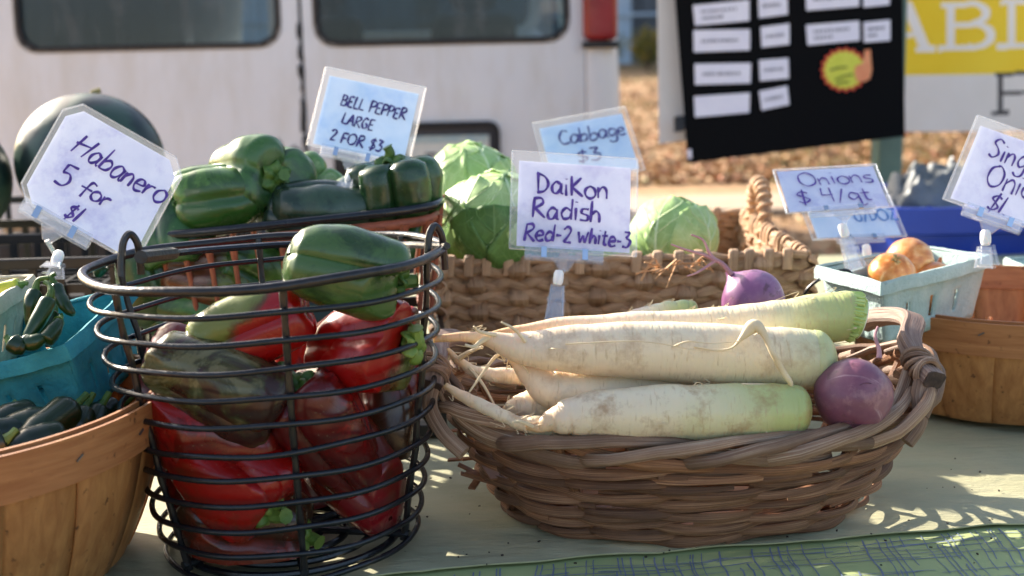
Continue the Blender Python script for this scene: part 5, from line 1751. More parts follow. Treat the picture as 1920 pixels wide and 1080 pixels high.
# side root that curls over the big daikon
sr = crm(PL([(1302, 650, .918), (1340, 656, .914), (1372, 652, .912), (1392, 632, .912), (1412, 612, .913), (1430, 622, .911), (1448, 660, .908), (1470, 700, .912), (1482, 718, .917), (1478, 728, .920), (1440, 722, .917), (1390, 720, .914)]), 8)
nsr = len(sr)
part('side_root', MB().tube(sr, [.0007 + .0042 * math.exp(-((i / nsr - .36) / .09) ** 2) + .0016 * math.exp(-((i / nsr - .62) / .2) ** 2) for i in range(nsr)], 9), M['root'], bpy.data.objects['daikon'], label='pale knobbly root curled over the largest daikon')
daikon('long daikon at the back with cut leaf stubs', PL([(925, 628, 1.0), (1000, 618, 1.0), (1120, 614, 1.0), (1250, 615, 1.0), (1380, 612, 1.0), (1480, 604, 1.0), (1555, 595, 1.0), (1592, 592, 1.0)]),
       [.003, .006, .0105, .0135, .0165, .0185, .0195, .0190], .62, .25, cut=True, seed=2, roots=[(PL([(925, 628, 1.0), (900, 634, .99), (880, 640, .985)]), .0025)])
daikon('daikon lying lowest at the front with dirt marks', PL([(988, 803, .905), (1015, 798, .905), (1050, 785, .906), (1100, 778, .908), (1200, 775, .91), (1320, 773, .915), (1430, 772, .92), (1490, 772, .923)]),
       [.0020, .0050, .0110, .0158, .0192, .0204, .0204, .0194], .60, .7, seed=3, roots=[(PL([(1000, 800, .903), (975, 790, .90), (960, 792, .90)]), .0016)])
daikon('pinkish shaded daikon wedged between the upper and lower ones', PL([(948, 655, .95), (968, 675, .948), (1000, 705, .945), (1040, 730, .945), (1110, 734, .95), (1220, 732, .958), (1340, 730, .965), (1430, 730, .97)]),
       [.0028, .0055, .0105, .0150, .0165, .0175, .0180, .0170], .86, .3, seed=4, roots=[(PL([(952, 660, .948), (930, 668, .94), (905, 700, .935), (880, 735, .93)]), .0018), (PL([(960, 668, .945), (985, 690, .935), (990, 700, .93)]), .0012)])
daikon('thin daikon tail curving at the left of the basket', PL([(838, 655, .985), (862, 678, .985), (895, 698, .982), (940, 704, .98), (1000, 708, .98), (1080, 715, .985), (1180, 720, .995)]),
       [.0022, .0032, .0046, .0062, .0072, .0085, .0090], .95, .4, seed=5, roots=[(PL([(862, 672, .98), (880, 660, .97), (905, 650, .955)]), .0024), (PL([(880, 690, .98), (905, 720, .965), (930, 765, .95)]), .0017), (PL([(846, 664, .985), (838, 680, .985), (842, 692, .98)]), .002)])
daikon('short pale daikon end in the shade at lower left', PL([(948, 772, .955), (975, 763, .955), (1020, 757, .96), (1090, 756, .965)]), [.004, .0095, .0125, .0130], .95, .5, seed=6)
daikon('thin rough daikon root along the front rim at left', PL([(835, 722, .945), (870, 745, .935), (920, 768, .925), (965, 790, .918), (1010, 798, .915), (1060, 797, .925)]), [.0022, .0042, .0050, .0048, .0072, .0090], .95, .6, seed=7)
daikon('yellow green daikon crown poking up behind the long ones', PL([(1130, 628, 1.075), (1180, 606, 1.075), (1230, 592, 1.075), (1275, 584, 1.075), (1298, 582, 1.075)]), [.006, .0095, .0100, .0095, .0082], .42, .8, seed=8)
daikon('small daikon end beside the yellow green one', PL([(1260, 620, 1.09), (1310, 604, 1.09), (1345, 592, 1.09), (1368, 588, 1.09)]), [.007, .008, .0075, .0062], .25, .4, seed=9)

# ---- round purple radishes
def radish(label, c, r, axis, mat, tail, seed, squash=.95, roll=0, extra=()):
    t = thing('round_radish', c, label, 'radish', 'round purple radishes', rot_to(axis, roll))
    prof = [(.004, -.97), (.35, -.94), (.68, -.75), (.9, -.42), (1, -.02), (.94, .36), (.74, .68), (.48, .88), (.26, 1.02), (.13, 1.15), (.07, 1.28)]
    pr = crm([V((a, b, 0)) for a, b in prof], 5)
    m = MB().lathe([(max(.0005, p.x * r), p.y * r * squash) for p in pr], 44, lambda a, f: 1 + .06 * nz((math.cos(a) * 1.2, math.sin(a) * 1.2, f * 2.5 + seed), 1) + .02 * nz((math.cos(a) * 4, math.sin(a) * 4, f * 8 + seed), 1))
    part('flesh', m, mat, t, local=True)
    if tail:
        q = crm([V(p) for p in tail], 8)
        part('tail_root', MB().tube(q, [lerp(.0027, .0008, (i / len(q)) ** .6) for i in range(len(q))], 7), M['proot'], t)
    for e_, r1 in extra:
        q = crm([V(p) for p in e_], 8)
        part('tail_root', MB().tube(q, [lerp(r1, r1 * .4, i / len(q)) for i in range(len(q))], 6), M['proot'], t)
    return t
M['proot'] = simple('purple_root', (150, 104, 116), (190, 144, 146), 60, rough=.6)
def rad_mat(name, c1, c2, c3, dirt=.5):
    n = NT(name)
    co = n.coord()
    col = n.ramp(n.noise(co, 20, 5, .6), [(.3, lin(c1)), (.5, lin(c2)), (.72, lin(c3))])
    ln_ = n.ramp(n.noise(n.coord((.4, .4, 6)), 60, 3), [(.62, (0, 0, 0)), (.72, (dirt,) * 3)])
    col = n.mix(ln_, col, lin((206, 176, 180)))
    sc = n.ramp(n.noise(co, 90, 5, .7), [(.58, (0, 0, 0)), (.68, (.7, .7, .7))])
    col = n.mix(sc, col, lin((86, 56, 62)))
    pl_2 = n.ramp(n.noise(co, 34, 6, .7), [(.54, (0, 0, 0)), (.72, (.55, .55, .55))])
    col = n.mix(pl_2, col, lin((196, 152, 150)))
    n.base(col); n.set(Roughness=.34)
    n.bump(n.noise(co, 60, 4), .2, .002)
    n.b.inputs['Subsurface Weight'].default_value = .15
    n.b.inputs['Subsurface Radius'].default_value = (.008, .004, .005)
    n.b.inputs['Subsurface Scale'].default_value = 1.0
    return n.m
radish('round dusky purple radish with scratched skin at right of daikon', P(1600, 742, .93), .0280, D(.28, -.70, .62), rad_mat('radish_skin_a', (96, 54, 74), (120, 72, 92), (148, 98, 110)), PL([(1648, 672, .955), (1648, 655, .957), (1641, 630, .96), (1646, 612, .962)]), 1)
radish('bright violet radish with forked root against the woven tray', P(1412, 563, 1.10), .0275, D(-.62, -.72, .15), rad_mat('radish_skin_b', (112, 66, 108), (136, 88, 128), (176, 134, 158), .8), PL([(1372, 515, 1.10), (1355, 495, 1.10), (1338, 484, 1.10), (1328, 470, 1.10), (1318, 450, 1.10), (1296, 440, 1.10)]), 2, extra=[(PL([(1345, 490, 1.10), (1320, 478, 1.095), (1285, 468, 1.09), (1258, 458, 1.09)]), .0017), (PL([(1342, 488, 1.10), (1325, 500, 1.095), (1305, 512, 1.09), (1288, 518, 1.09)]), .0016)])
# scars and scratches on the dusky radish
def on_ball(px, py, c, r):
    d = (CF + CR * ((px - 960) / FPX) - CU * ((py - 540) / FPX)).normalized()
    oc = CO - c; b_ = d.dot(oc); q = b_ * b_ - (oc.dot(oc) - r * r)
    return CO + d * (-b_ - math.sqrt(max(0, q)))
T1 = bpy.data.objects['round_radish']; c1_ = P(1600, 742, .93)
scr = simple('radish_scar', (84, 46, 64), (100, 60, 76), 90, rough=.7)
for pl3 in ([(1572, 796), (1584, 790), (1596, 793), (1592, 801), (1578, 803), (1570, 798)], [(1612, 722), (1622, 718), (1634, 719)]):
    part('scratch', MB().tube(crm([on_ball(x, y, c1_, .0281) for x, y in pl3], 5), .00028, 5), scr, T1)
# ---- cabbages
def cab_mat(name, c1, c2, c3):
    def f(n):
        co = n.coord()
        col = n.ramp(n.noise(co, 22, 6, .62), [(.28, lin(c1)), (.5, lin(c2)), (.75, lin(c3))])
        vn = n.new('ShaderNodeTexVoronoi', feature='DISTANCE_TO_EDGE'); vn.inputs['Scale'].default_value = 75
        n.link(n.coord(), vn.inputs['Vector'])
        e = n.ramp(vn.outputs['Distance'], [(0, (.25, .25, .25)), (.06, (0, 0, 0))])
        col = n.mix(e, col, lin(tuple(min(255, int(x * 1.15 + 12)) for x in c3)))
        n.bump(n.noise(co, 40, 4), .25, .003)
        return col
    return translucent_mat(name, f, .18, .42)
M['cab_l'] = cab_mat('cabbage_pale', (150, 186, 106), (172, 204, 128), (196, 220, 156))
M['cab_d'] = cab_mat('cabbage_outer_dark', (72, 112, 52), (92, 132, 62), (120, 158, 84))
M['vein'] = simple('cabbage_vein', (196, 216, 162), (214, 228, 184), 60, rough=.45)
M['vein_d'] = simple('cabbage_vein_dark', (104, 142, 78), (128, 162, 94), 60, rough=.45)
def cabbage(label, c, r, leaves, seed, tiltq=(0, 0)):
    t = thing('cabbage', c - V((0, 0, r * .9)), label, 'cabbage', 'green cabbages in the woven tray')
    rg = random.Random(seed)
    m = MB().grid(lambda u, v: c + (lambda a, b: V((math.cos(a) * math.sin(b), math.sin(a) * math.sin(b), -math.cos(b) * .93)) * r * (.95 + .02 * nz((a, b, seed), 1)))(2 * PI * u, PI * (v * .998 + .001)), 32, 20, cu=True)
    part('heart', m, M['cab_l'], t)
    for (az, tip, half, lift, mt, vt) in leaves:
        # leaf grows from the stalk end below, up azimuth az, its midrib ends at polar angle tip past the pole
        ca = math.radians(az); ax = V((math.cos(ca), math.sin(ca), 0)); sd_ = V((-math.sin(ca), math.cos(ca), 0))
        b0 = math.radians(-78); b1 = math.radians(tip)
        sh = rg.uniform(0, 9)
        def sp(u, v, dr=0.0):
            b = lerp(b0, b1, v)
            w = math.radians(half) * (math.sin(PI * min(1, v * .80 + .12)) ** .55) * (u * 2 - 1)
            edge = max(abs(u * 2 - 1), v ** 3)
            base_ = ax * math.cos(b) + V((0, 0, math.sin(b)))
            d = base_ * math.cos(w) + sd_ * math.sin(w)
            rr = r * (.955 + lift * 1.2) * (1 + .020 * nz((u * 4 + sh, v * 4, seed), 1) + .008 * nz((u * 13 + sh, v * 13, seed), 1))
            rr += r * edge ** 5 * (.045 + .030 * math.sin(u * 11 + v * 13 + sh) + .012 * math.sin(u * 31 + v * 27 + sh)) + dr
            d.z *= .94
            return c + d * rr
        lf = part('leaf', MB().grid(sp, 26, 26), M[mt], t, solid=.0011)
        vm = MB()
        vm.tube([sp(.5, k / 20, .0006) for k in range(21)], [r * lerp(.06, .010, k / 20) for k in range(21)], 6, flat=.45)
        for k in range(5):
            for s_ in (-1, 1):
                v0 = .12 + .155 * k + rg.uniform(-.03, .03)
                pts = [sp(.5 + s_ * q * .44, min(.99, v0 + .30 * q + .10 * q * q), .0005) for q in [i / 10 for i in range(11)]]
                vm.tube(pts, [r * lerp(.026, .006, i / 10) for i in range(11)], 5, flat=.45)
                for q0 in (.35, .62):
                    pb = [sp(.5 + s_ * (q0 + .3 * i / 6) * .44, min(.99, v0 + .30 * q0 + .24 * i / 6 + .12 * q0 * q0), .0004) for i in range(7)]
                    vm.tube(pb, [r * lerp(.009, .003, i / 6) for i in range(7)], 5, flat=.45)
        part('vein', vm, M[vt], lf)
    return t
L_, Dk = ('cab_l', 'vein'), ('cab_d', 'vein_d')
cabbage('pale cabbage at the back beside the bell pepper sign', P(882, 352, 1.50), .0545, [(-60, 100, 62, .03, *L_), (60, 95, 62, .022, *L_), (180, 105, 62, .012, *L_), (-150, 70, 60, .045, *L_), (-20, 40, 58, .055, *L_)], 1)
cabbage('large cabbage with dark outer leaves behind the daikon radish card', P(938, 425, 1.335), .0615, [(-75, 120, 62, .02, *L_), (40, 95, 62, .015, *L_), (170, 100, 62, .012, *L_), (-128, 62, 58, .05, *L_), (-95, 28, 60, .065, *Dk), (-40, 30, 58, .075, *Dk), (-160, 35, 56, .055, *Dk)], 2)
cabbage('single pale cabbage at the right end of the tray', P(1262, 447, 1.40), .0475, [(-70, 120, 64, .02, *L_), (60, 95, 62, .015, *L_), (170, 100, 62, .012, *L_), (-120, 80, 60, .045, *L_), (-45, 52, 60, .06, *L_)], 3)
cabbage('cabbage mostly hidden behind the daikon radish card', P(1105, 500, 1.38), .046, [(-70, 120, 64, .02, *L_), (60, 95, 62, .015, *L_), (170, 100, 62, .012, *L_), (-120, 80, 60, .045, *L_), (-45, 52, 60, .06, *L_)], 4)
cabbage('cabbage deep at the back centre of the tray', P(1075, 420, 1.56), .05, [(-70, 120, 64, .02, *L_), (60, 95, 62, .015, *L_), (170, 100, 62, .012, *L_), (-120, 80, 60, .045, *L_)], 5)

# ---- watermelons
def melon(label, c, r, seed):
    t = thing('watermelon', c - V((0, 0, r)), label, 'watermelon', 'watermelons')
    n = NT('melon_rind_%d' % seed)
    co = n.coord()
    w = n.new('ShaderNodeTexWave'); w.inputs['Scale'].default_value = 7; w.inputs['Distortion'].default_value = 9; w.inputs['Detail'].default_value = 4; w.inputs['Detail Scale'].default_value = 1.6
    n.link(n.coord(), w.inputs['Vector'])
    col = n.ramp(w.outputs['Fac'], [(.2, lin((16, 32, 28))), (.8, lin((46, 70, 56)))])
    bl = n.ramp(n.noise(co, 5, 5), [(.5, (0, 0, 0)), (.75, (.3, .3, .3))])
    col = n.mix(bl, col, lin((70, 92, 92)))
    tc = n.new('ShaderNodeTexCoord'); dt = n.new('ShaderNodeVectorMath', operation='DISTANCE'); dt.inputs[1].default_value = (-r * .92, -r * .30, -r * .15)
    n.link(tc.outputs['Object'], dt.inputs[0])
    pm2 = n.ramp(n.math('ADD', n.math('DIVIDE', dt.outputs['Value'], r), n.math('MULTIPLY', n.math('SUBTRACT', n.noise(co, 30, 5), .5), .5)), [(.22, (.8, .8, .8)), (.42, (0, 0, 0))])
    col = n.mix(pm2, col, lin((150, 122, 70)))
    n.base(col); n.set(Roughness=.34); n.bump(n.noise(co, 14, 4), .25, .006)
    m = MB().grid(lambda u, v: (lambda a, b: V((math.cos(a) * math.sin(b) * 1.03, math.sin(a) * math.sin(b), -math.cos(b) * .97)) * r * (1 + .012 * math.cos(5 * a) * math.sin(b)) + c)(2 * PI * u, PI * (v * .996 + .002)), 56, 36, cu=True)
    o = part('rind', m, n.m, t, local=False)
    part('stalk', MB().tube([c + V((0, .3 * r, r * .90)), c + V((0, .32 * r, r * .97)), c + V((.01, .36 * r, r * 1.0))], .004, 8), M['tan_stem'], t)
melon('dark green watermelon behind the habanero card', P(170, 303, 1.70), .093, 1)
melon('dark watermelon just showing at the left edge', P(-118, 338, 1.66), .090, 2)

# ---- onions
def onion(label, c, r, axis, seed, group):
    t = thing('onion', c, label, 'onion', group, rot_to(axis, seed))
    n = NT('onion_skin_%d' % seed)
    co = n.coord((1, 1, .12))
    f = n.noise(co, 130, 4)
    col = n.ramp(f, [(.3, lin((176, 94, 36))), (.52, lin((206, 128, 58))), (.75, lin((232, 190, 132)))])
    col = n.mix(n.ramp(n.noise(n.coord(), 26, 5), [(.55, (0, 0, 0)), (.75, (.7, .7, .7))]), col, lin((226, 190, 140)))
    n.base(col); n.set(Roughness=.3); n.b.inputs['Coat Weight'].default_value = .3
    n.bump(f, .12, .001)
    prof = crm([V((a, b, 0)) for a, b in ((.03, -.93), (.25, -.92), (.65, -.74), (.92, -.38), (1, 0), (.93, .38), (.68, .72), (.38, .90), (.17, 1.02), (.10, 1.2), (.07, 1.35))], 5)
    part('bulb', MB().lathe([(p.x * r, p.y * r * .94) for p in prof], 40, lambda a, f: 1 + .012 * math.cos(9 * a + seed)), n.m, t, local=True)
    rm = MB(); rg = random.Random(seed)
    for k in range(22):
        a = rg.uniform(0, 2 * PI); q = rg.uniform(0, .16) * r
        rm.tube([V((math.cos(a) * q, math.sin(a) * q, -r * .85)), V((math.cos(a) * q * 1.3, math.sin(a) * q * 1.3, -r * .93)), V((math.cos(a) * q * 2.0 + rg.uniform(-.001, .001), math.sin(a) * q * 2, -r * .95))], .0006, 4)
    part('root_tuft', rm, M['tan_stem'], t, local=True)
    return t
gO = 'yellow onions at the right'
onion('large yellow onion in the grey green basket', P(1704, 492, 1.27), .0245, D(.6, .05, .5), 1, gO)
onion('smaller yellow onion with root scar in front of the large one', P(1672, 515, 1.22), .0225, D(.05, .75, .75), 2, gO)
onion('yellow onion low in the grey green basket', P(1752, 530, 1.255), .022, D(.3, -.8, .3), 3, gO)
onion('yellow onion at the back of the grey green basket', ob_c + V((.03, .035, -.035)), .022, D(-.3, -.8, .3), 4, gO)
onion('yellow onion in the bushel just above its front rim', P(1842, 652, 1.24), .024, D(.2, -.9, .1), 5, gO)
onion('yellow onion in the bushel under the grey green basket', P(1800, 655, 1.25), .024, D(.5, -.6, .4), 6, gO)
for k, (dx, dy, dz) in enumerate(((-.07, .0, .04), (0, .07, .04), (.07, .0, .04), (0, -.02, .04), (-.06, .07, .042), (.06, -.07, .042), (-.03, -.075, .042), (-.1, -.03, .07))):
    onion('yellow onion in the lower layer of the right bushel', BR_ + V((dx, dy, dz)), .027, D(.3, -.8, .2), 7 + k, gO)

# thin black wire handle leaning beside the tray
bw = crm(PL([(1508, 560, 1.21), (1512, 545, 1.205), (1530, 528, 1.20), (1560, 512, 1.195), (1588, 507, 1.19), (1600, 520, 1.188), (1612, 540, 1.186)]), 6)
solo('wire_hook', MB().tube(bw, .0016, 7), M['wire'], bw[0], 'thin bent black wire between woven tray and onion basket', 'wire')

# ================================================================== PRICE SIGNS
FONT = {
 'H': (.85, ".16,1 .02,0|.86,1 .6,0|-.05,.5 .75,.62"), 'a': (.62, ".46,.5 .26,.6 .06,.36 .1,.06 .3,.04 .46,.3 .5,.55|.5,.52 .48,.1 .6,.02"),
 'b': (.58, ".1,1.05 .03,.05|.05,.3 .3,.52 .5,.34 .4,.06 .12,.0 .02,.08"), 'n': (.6, ".04,.56 .04,.0|.04,.32 .26,.58 .44,.44 .46,0"),
 'e': (.54, ".06,.3 .44,.36 .34,.58 .12,.54 .03,.24 .2,0 .5,.08"), 'r': (.5, ".05,.56 .05,0|.05,.3 .2,.52 .42,.54"),
 'o': (.6, ".28,.6 .06,.42 .06,.14 .27,.0 .5,.16 .48,.46 .26,.6"), '5': (.66, ".58,.98 .14,.96|.14,.96 .1,.56|.1,.56 .4,.6 .54,.32 .36,.04 .0,.06"),
 'f': (.55, ".62,.92 .36,1.0 .24,.7 .14,-.15|-.1,.5 .55,.5"), '$': (.6, ".52,.8 .26,.92 .06,.72 .3,.52 .5,.3 .25,.08 .0,.2|.34,1.1 .2,-.12"),
 '1': (.3, ".16,1 .08,0"), 'D': (.66, ".08,1 .08,0|.0,1 .42,.84 .58,.48 .4,.12 .02,.0"), 'i': (.26, ".08,.56 .08,0|.1,.8 .1,.84"),
 'K': (.66, ".08,1 .08,0|.56,.95 .09,.44|.09,.44 .62,.0"), 'R': (.66, ".08,1 .03,0|.03,.96 .4,1.0 .48,.74 .08,.46|.12,.48 .62,0"),
 'd': (.62, ".48,.42 .26,.55 .06,.3 .16,.03 .4,.08 .5,.3|.54,1 .5,.0"), 's': (.48, ".42,.55 .14,.55 .1,.36 .38,.24 .34,.02 .02,.03"),
 'h': (.56, ".08,1.05 .04,0|.04,.34 .26,.55 .42,.4 .44,0"), '-': (.42, ".04,.36 .34,.36"), '2': (.6, ".04,.78 .28,.96 .46,.7 .1,.06|.1,.06 .54,.06"),
 'w': (.8, ".0,.72 .16,0|.16,0 .34,.5|.34,.5 .5,.0|.5,0 .7,.75"), 't': (.48, ".22,.95 .2,.1 .42,.02|.0,.6 .44,.62"),
 '3': (.6, ".06,.95 .46,.92|.46,.92 .2,.56|.2,.56 .5,.4 .34,.02 .0,.06"), 'C': (.66, ".56,.86 .28,.96 .04,.5 .2,.06 .6,.12"),
 'g': (.6, ".45,.5 .2,.58 .05,.3 .2,.08 .45,.25|.48,.55 .46,-.2 .2,-.36 .0,-.22"), 'O': (.86, ".4,1 .08,.8 .04,.3 .32,.0 .68,.2 .72,.7 .46,1 .3,.96"),
 '4': (.62, ".12,1 .04,.5|.04,.5 .5,.5|.46,1 .4,0"), '/': (.5, ".44,1.05 .04,-.05"), 'q': (.6, ".45,.5 .2,.6 .05,.34 .2,.12 .45,.32|.46,.55 .44,-.35|.44,-.35 .66,-.22"),
 'S': (.64, ".58,.86 .3,1 .08,.76 .36,.52 .5,.24 .26,.0 .0,.1"), 'l': (.25, ".1,1.05 .08,0"), '.': (.2, ".06,.02 .08,.06"),
 'B': (.66, ".08,1 .06,0|.02,.98 .42,.92 .42,.6 .1,.52|.1,.52 .54,.42 .48,.06 .02,.0"), 'E': (.58, ".06,.98 .06,.02|.06,.98 .5,1|.06,.5 .4,.52|.06,.02 .52,.02"),
 'L': (.54, ".08,1 .04,.04|.04,.04 .5,.02"), 'P': (.6, ".06,1 .06,0|.02,.98 .46,.92 .46,.6 .08,.46"), 'A': (.7, ".0,0 .32,1|.32,1 .6,0|.12,.4 .5,.4"),
 'G': (.68, ".56,.86 .26,.98 .04,.5 .22,.04 .56,.1|.56,.1 .56,.46|.56,.46 .32,.46"), 'F': (.56, ".06,1 .05,0|.06,.98 .54,1|.06,.52 .42,.52"),
 'Z': (.6, ".02,.96 .52,.96|.52,.96 .02,.04|.02,.04 .56,.04"), '0': (.62, ".3,1 .06,.7 .06,.26 .28,.0 .52,.26 .5,.74 .3,1"), ' ': (.45, ""),
}
INKR = random.Random(4)
def write(m, at, lines, lw, nrm):
    """at(u, v): card fraction to world, v downwards; lines: (text, u0, v_base, height, width scale, slant, rise)"""
    for text, u0, v0, h, ws, sl, rise in lines:
        x = u0
        for ch in text:
            adv, st = FONT[ch]
            jy = INKR.uniform(-.04, .04) * h; js = INKR.uniform(.92, 1.08)
            for stroke in [s for s in st.split('|') if s]:
                pts = [tuple(float(q) for q in p.split(',')) for p in stroke.split()]
                cc = crm([V((a, b, 0)) for a, b in pts], 6)
                ww = [at(x + (p.x + sl * p.y) * h * ws * js, v0 - p.y * h * js + jy - rise * (x + p.x * h * ws - u0)) for p in cc]
                n_ = len(ww)
                pr = [lw * .84 * (1 + .28 * math.sin(i * .55 + x * 40)) * (.8 if i in (0, n_ - 1) else 1) for i in range(n_)]
                m.tube(ww, pr, 6, flat=.12, up=nrm)
            x += adv * h * ws
    return m

def sign(label, tl, tr, bl, card, lines, lw, ink, chamfer=0.0, margin=.055, bar=None, ball=None, clamp=None, top_gap=.10):
    """tl, tr, bl: pixel and depth of the sleeve corners; bar: (u, width fraction)"""
    A, B, Cc = P(*tl), P(*tr), P(*bl)
    eu, ev = B - A, Cc - A
    nrm = eu.cross(ev).normalized()
    if nrm.dot(CO - A) < 0: nrm = -nrm
    def at(u, v, k=0.0): return A + eu * u + ev * v + nrm * k
    t = thing('price_sign', at(.5, 1.0), label, 'sign', 'price signs in clear clip holders')
    def octo(x0, x1, y0, y1, c, k):
        r_ = eu.length / ev.length
        if c <= 0: return [at(x0, y0, k), at(x1, y0, k), at(x1, y1, k), at(x0, y1, k)]
        cy = c * r_
        return [at(x0 + c, y0, k), at(x1 - c, y0, k), at(x1, y0 + cy, k), at(x1, y1 - cy, k), at(x1 - c, y1, k), at(x0 + c, y1, k), at(x0, y1 - cy, k), at(x0, y0 + cy, k)]
    oc = octo(margin, 1 - margin, top_gap, 1 - margin * .6, chamfer * .9, 0)
    cd = part('card', MB().add(oc, [tuple(range(len(oc)))]), M[card], t, smooth=False)
    part('sleeve', MB().poly(octo(0, 1, 0, 1, chamfer, -.0011), .0022, nrm), M['sleeve'], t, smooth=False)
    edge = octo(0, 1, 0, 1, chamfer, 0)
    for i in range(len(edge)):
        part('sleeve_edge', MB().tube([edge[i], edge[(i + 1) % len(edge)]], .0009, 6), M['clear'], t)
    part('lettering', write(MB(), lambda u, v: at(u, v, .0016), lines, lw, nrm), M[ink], cd)
    if bar:
        u, w = bar
        b0, b1 = u - w / 2, u + w / 2
        k_ = .0036
        jaw = part('clip_jaw', MB().poly([at(b0, .955, k_), at(b1, .955, k_), at(b1, 1.075, k_), at(b0, 1.075, k_)], -.0014, nrm), M['clear'], t, smooth=False, bevel=.0004)
        part('clip_jaw', MB().poly([at(b0, .955, -k_), at(b1, .955, -k_), at(b1, 1.075, -k_), at(b0, 1.075, -k_)], .0014, nrm), M['clear'], t, smooth=False, bevel=.0004)
        for f in (.24, .76):
            uu = lerp(b0, b1, f); hw = .022
            part('hinge_spring', MB().poly([at(uu - hw, .97, k_ + .0004), at(uu + hw, .97, k_ + .0004), at(uu + hw, 1.075, k_ + .0004), at(uu - hw, 1.075, k_ + .0004)], .0012, nrm), M['chrome'], jaw, smooth=False)
        part('jaw_bar', MB().tube([at(b0, 1.08), at(b1, 1.08)], .0022, 8), M['clear'], jaw)
        nu = .09
        part('neck', MB().poly([at(u - nu, 1.085, .002), at(u + nu, 1.085, .002), at(u + nu * .35, 1.20, .002), at(u - nu * .35, 1.20, .002)], -.004, nrm), M['clear'], t, smooth=False, bevel=.0006)
        if ball:
            bp_ = P(*ball); bs = at(u, 1.19)
            part('ball_stem', MB().tube([bs, bs.lerp(bp_, .5), bp_], .0022, 8), M['clear'], t)
            ax = (P(clamp[0], clamp[1], clamp[2]) - bp_).normalized() if clamp else V((0, 0, -1))
            m = MB().lathe([(.001, -.0068), (.0032, -.0064), (.0044, -.004), (.0046, 0), (.0044, .004), (.0032, .0064), (.001, .0068)], 16)
            m.xf(Matrix.Translation(bp_) @ ax.to_track_quat('Z', 'Y').to_matrix().to_4x4())
            part('ball_joint', m, M['ball'], t)
            if clamp:
                cp = P(*clamp); ax = (cp - bp_); ln_ = ax.length; ax.normalize()
                sd_ = CR - ax * CR.dot(ax); sd_.normalize(); fd = ax.cross(sd_)
                hw = .0075
                for q in (-1, 1):       # two spring jaws, spread at the free end
                    f0, f1 = fd * q * .0028, fd * q * .0065
                    s0 = bp_ + ax * .007
                    part('clamp_jaw', MB().add([s0 - sd_ * hw * .7 + f0, s0 + sd_ * hw * .7 + f0, cp + sd_ * hw + f1, cp - sd_ * hw + f1] + [s0 - sd_ * hw * .7 + f0 * 1.5, s0 + sd_ * hw * .7 + f0 * 1.5, cp + sd_ * hw + f1 * 1.25, cp - sd_ * hw + f1 * 1.25],
                         [(0, 1, 2, 3), (4, 7, 6, 5), (0, 4, 5, 1), (1, 5, 6, 2), (2, 6, 7, 3), (3, 7, 4, 0)]), M['clear'], t, smooth=False, bevel=.0005)
                    for e in (-1, 1):
                        part('clamp_rib', MB().tube([s0 + sd_ * hw * .7 * e + f0 * 1.3, cp + sd_ * hw * e + f1 * 1.1], .0011, 6), M['clear'], t)
                md_ = bp_ + ax * (ln_ * .5)
                part('clamp_pin', MB().tube([md_ - sd_ * hw * 1.1, md_ + sd_ * hw * 1.1], .0019, 8), M['clear'], t)
                part('clamp_rib', MB().tube([cp - sd_ * hw, cp + sd_ * hw], .0013, 6), M['clear'], t)
    return t
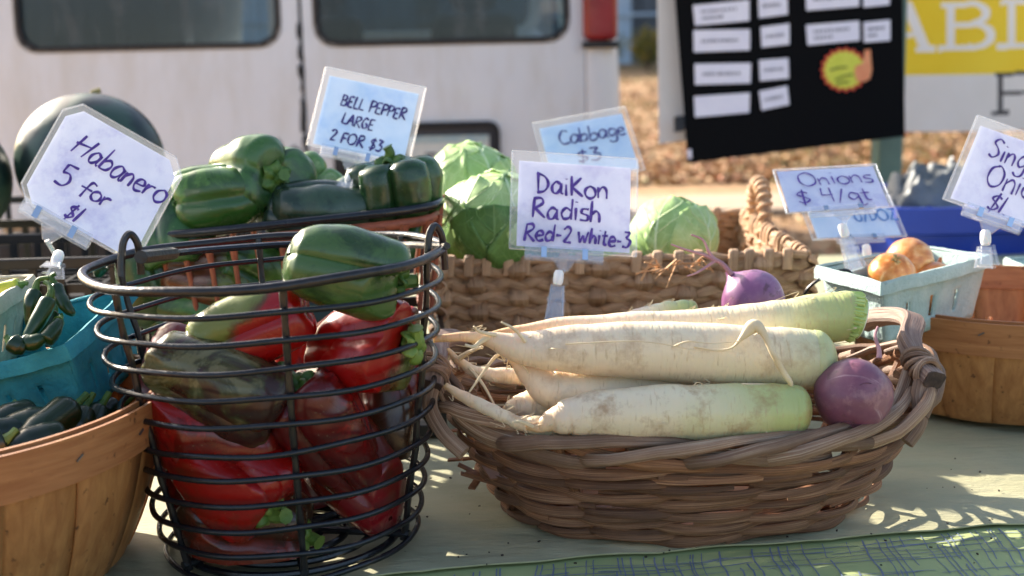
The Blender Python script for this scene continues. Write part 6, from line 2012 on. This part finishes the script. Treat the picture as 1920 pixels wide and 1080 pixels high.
# habanero: octagonal card turned clockwise
def rotc(cx, cy, w, h, a, d, dd=(0, 0)):
    c, s = math.cos(a), math.sin(a)
    f = lambda x, y: (cx + x * c - y * s, cy + x * s + y * c)
    return f(-w / 2, -h / 2) + (d,), f(w / 2, -h / 2) + (d + dd[0],), f(-w / 2, h / 2) + (d + dd[1],)
tl, tr, bl = rotc(190, 338, 256, 214, math.radians(29.5), 1.045, (.0, -.02))
sign('habanero five for one dollar price card tilted beside the watermelon', tl, tr, bl, 'card',
     [('Habanero', .20, .42, .20, .78, .22, -.03), ('5', .20, .72, .20, .85, .1, 0), ('for', .40, .70, .15, .95, .1, 0.0), ('$1', .38, .94, .15, .8, .25, 0)], .00135, 'ink', chamfer=.11, margin=.04, bar=(.36, .56), top_gap=.05,
     ball=(108, 484, 1.03), clamp=(98, 512, 1.02))
sign('bell pepper large two for three dollars card on pale blue paper', (611, 125, 1.27), (799, 164, 1.285), (575, 272, 1.25), 'cardb',
     [('BELL PEPPER', .22, .44, .145, .70, .12, -.05), ('LARGE', .27, .66, .14, .72, .12, -.05), ('2 FOR $3', .19, .89, .14, .78, .12, -.05)], .00125, 'inkd', bar=(.44, .60),
     ball=(657, 330, 1.225), clamp=(645, 362, 1.21))
sign('cabbage three dollars card on pale blue paper, behind the daikon card', (998, 231, 1.52), (1172, 200, 1.545), (1030, 352, 1.47), 'cardb',
     [('Cabbage', .22, .42, .21, .80, .02, -.03), ('$3', .36, .74, .19, 1.1, .0, 0)], .0013, 'inkd', bar=(.5, .5), ball=(1118, 372, 1.46), clamp=(1120, 400, 1.455))
sign('daikon radish card with red two and white three prices', (961, 282, 1.135), (1196, 298, 1.14), (955, 466, 1.12), 'cardv',
     [('DaiKon', .20, .42, .215, .80, -.02, -.04), ('Radish', .17, .68, .21, .82, .02, 0.0), ('Red-2', .11, .91, .175, .76, .10, .0), ('white-3', .53, .905, .16, .72, .12, -.02)], .00155, 'ink', bar=(.43, .62),
     ball=(1047, 521, 1.108), clamp=(1038, 605, 1.10))
sign('onions four dollars a quart card clipped to the onion basket', (1449, 319, 1.25), (1641, 308, 1.27), (1474, 400, 1.20), 'card',
     [('Onions', .21, .44, .30, .70, -.08, .0), ('$ 4/qt', .15, .84, .30, .72, -.1, .0)], .0011, 'ink', bar=(.52, .62), ball=(1582, 432, 1.195), clamp=(1606, 505, 1.19), top_gap=.04, margin=.03)
sign('blue inked per dozen card half hidden behind the onions card', (1495, 372, 1.36), (1668, 366, 1.38), (1524, 450, 1.33), 'cardb',
     [('0/DOZ', .52, .62, .26, .55, -.05, 0)], .0012, 'inkb', bar=(.5, .5), ball=(1625, 470, 1.325), clamp=(1628, 500, 1.32), top_gap=.04)
sign('single onion price card tilted at the right edge', (1833, 216, 1.12), (2043, 290, 1.13), (1768, 373, 1.10), 'cardv',
     [('Single', .20, .40, .24, .68, .06, -.06), ('Onion', .26, .70, .25, .72, .04, -.04), ('$1.', .35, .96, .20, .80, .12, 0)], .0012, 'ink', bar=(.44, .5), ball=(1848, 446, 1.09), clamp=(1850, 500, 1.085))
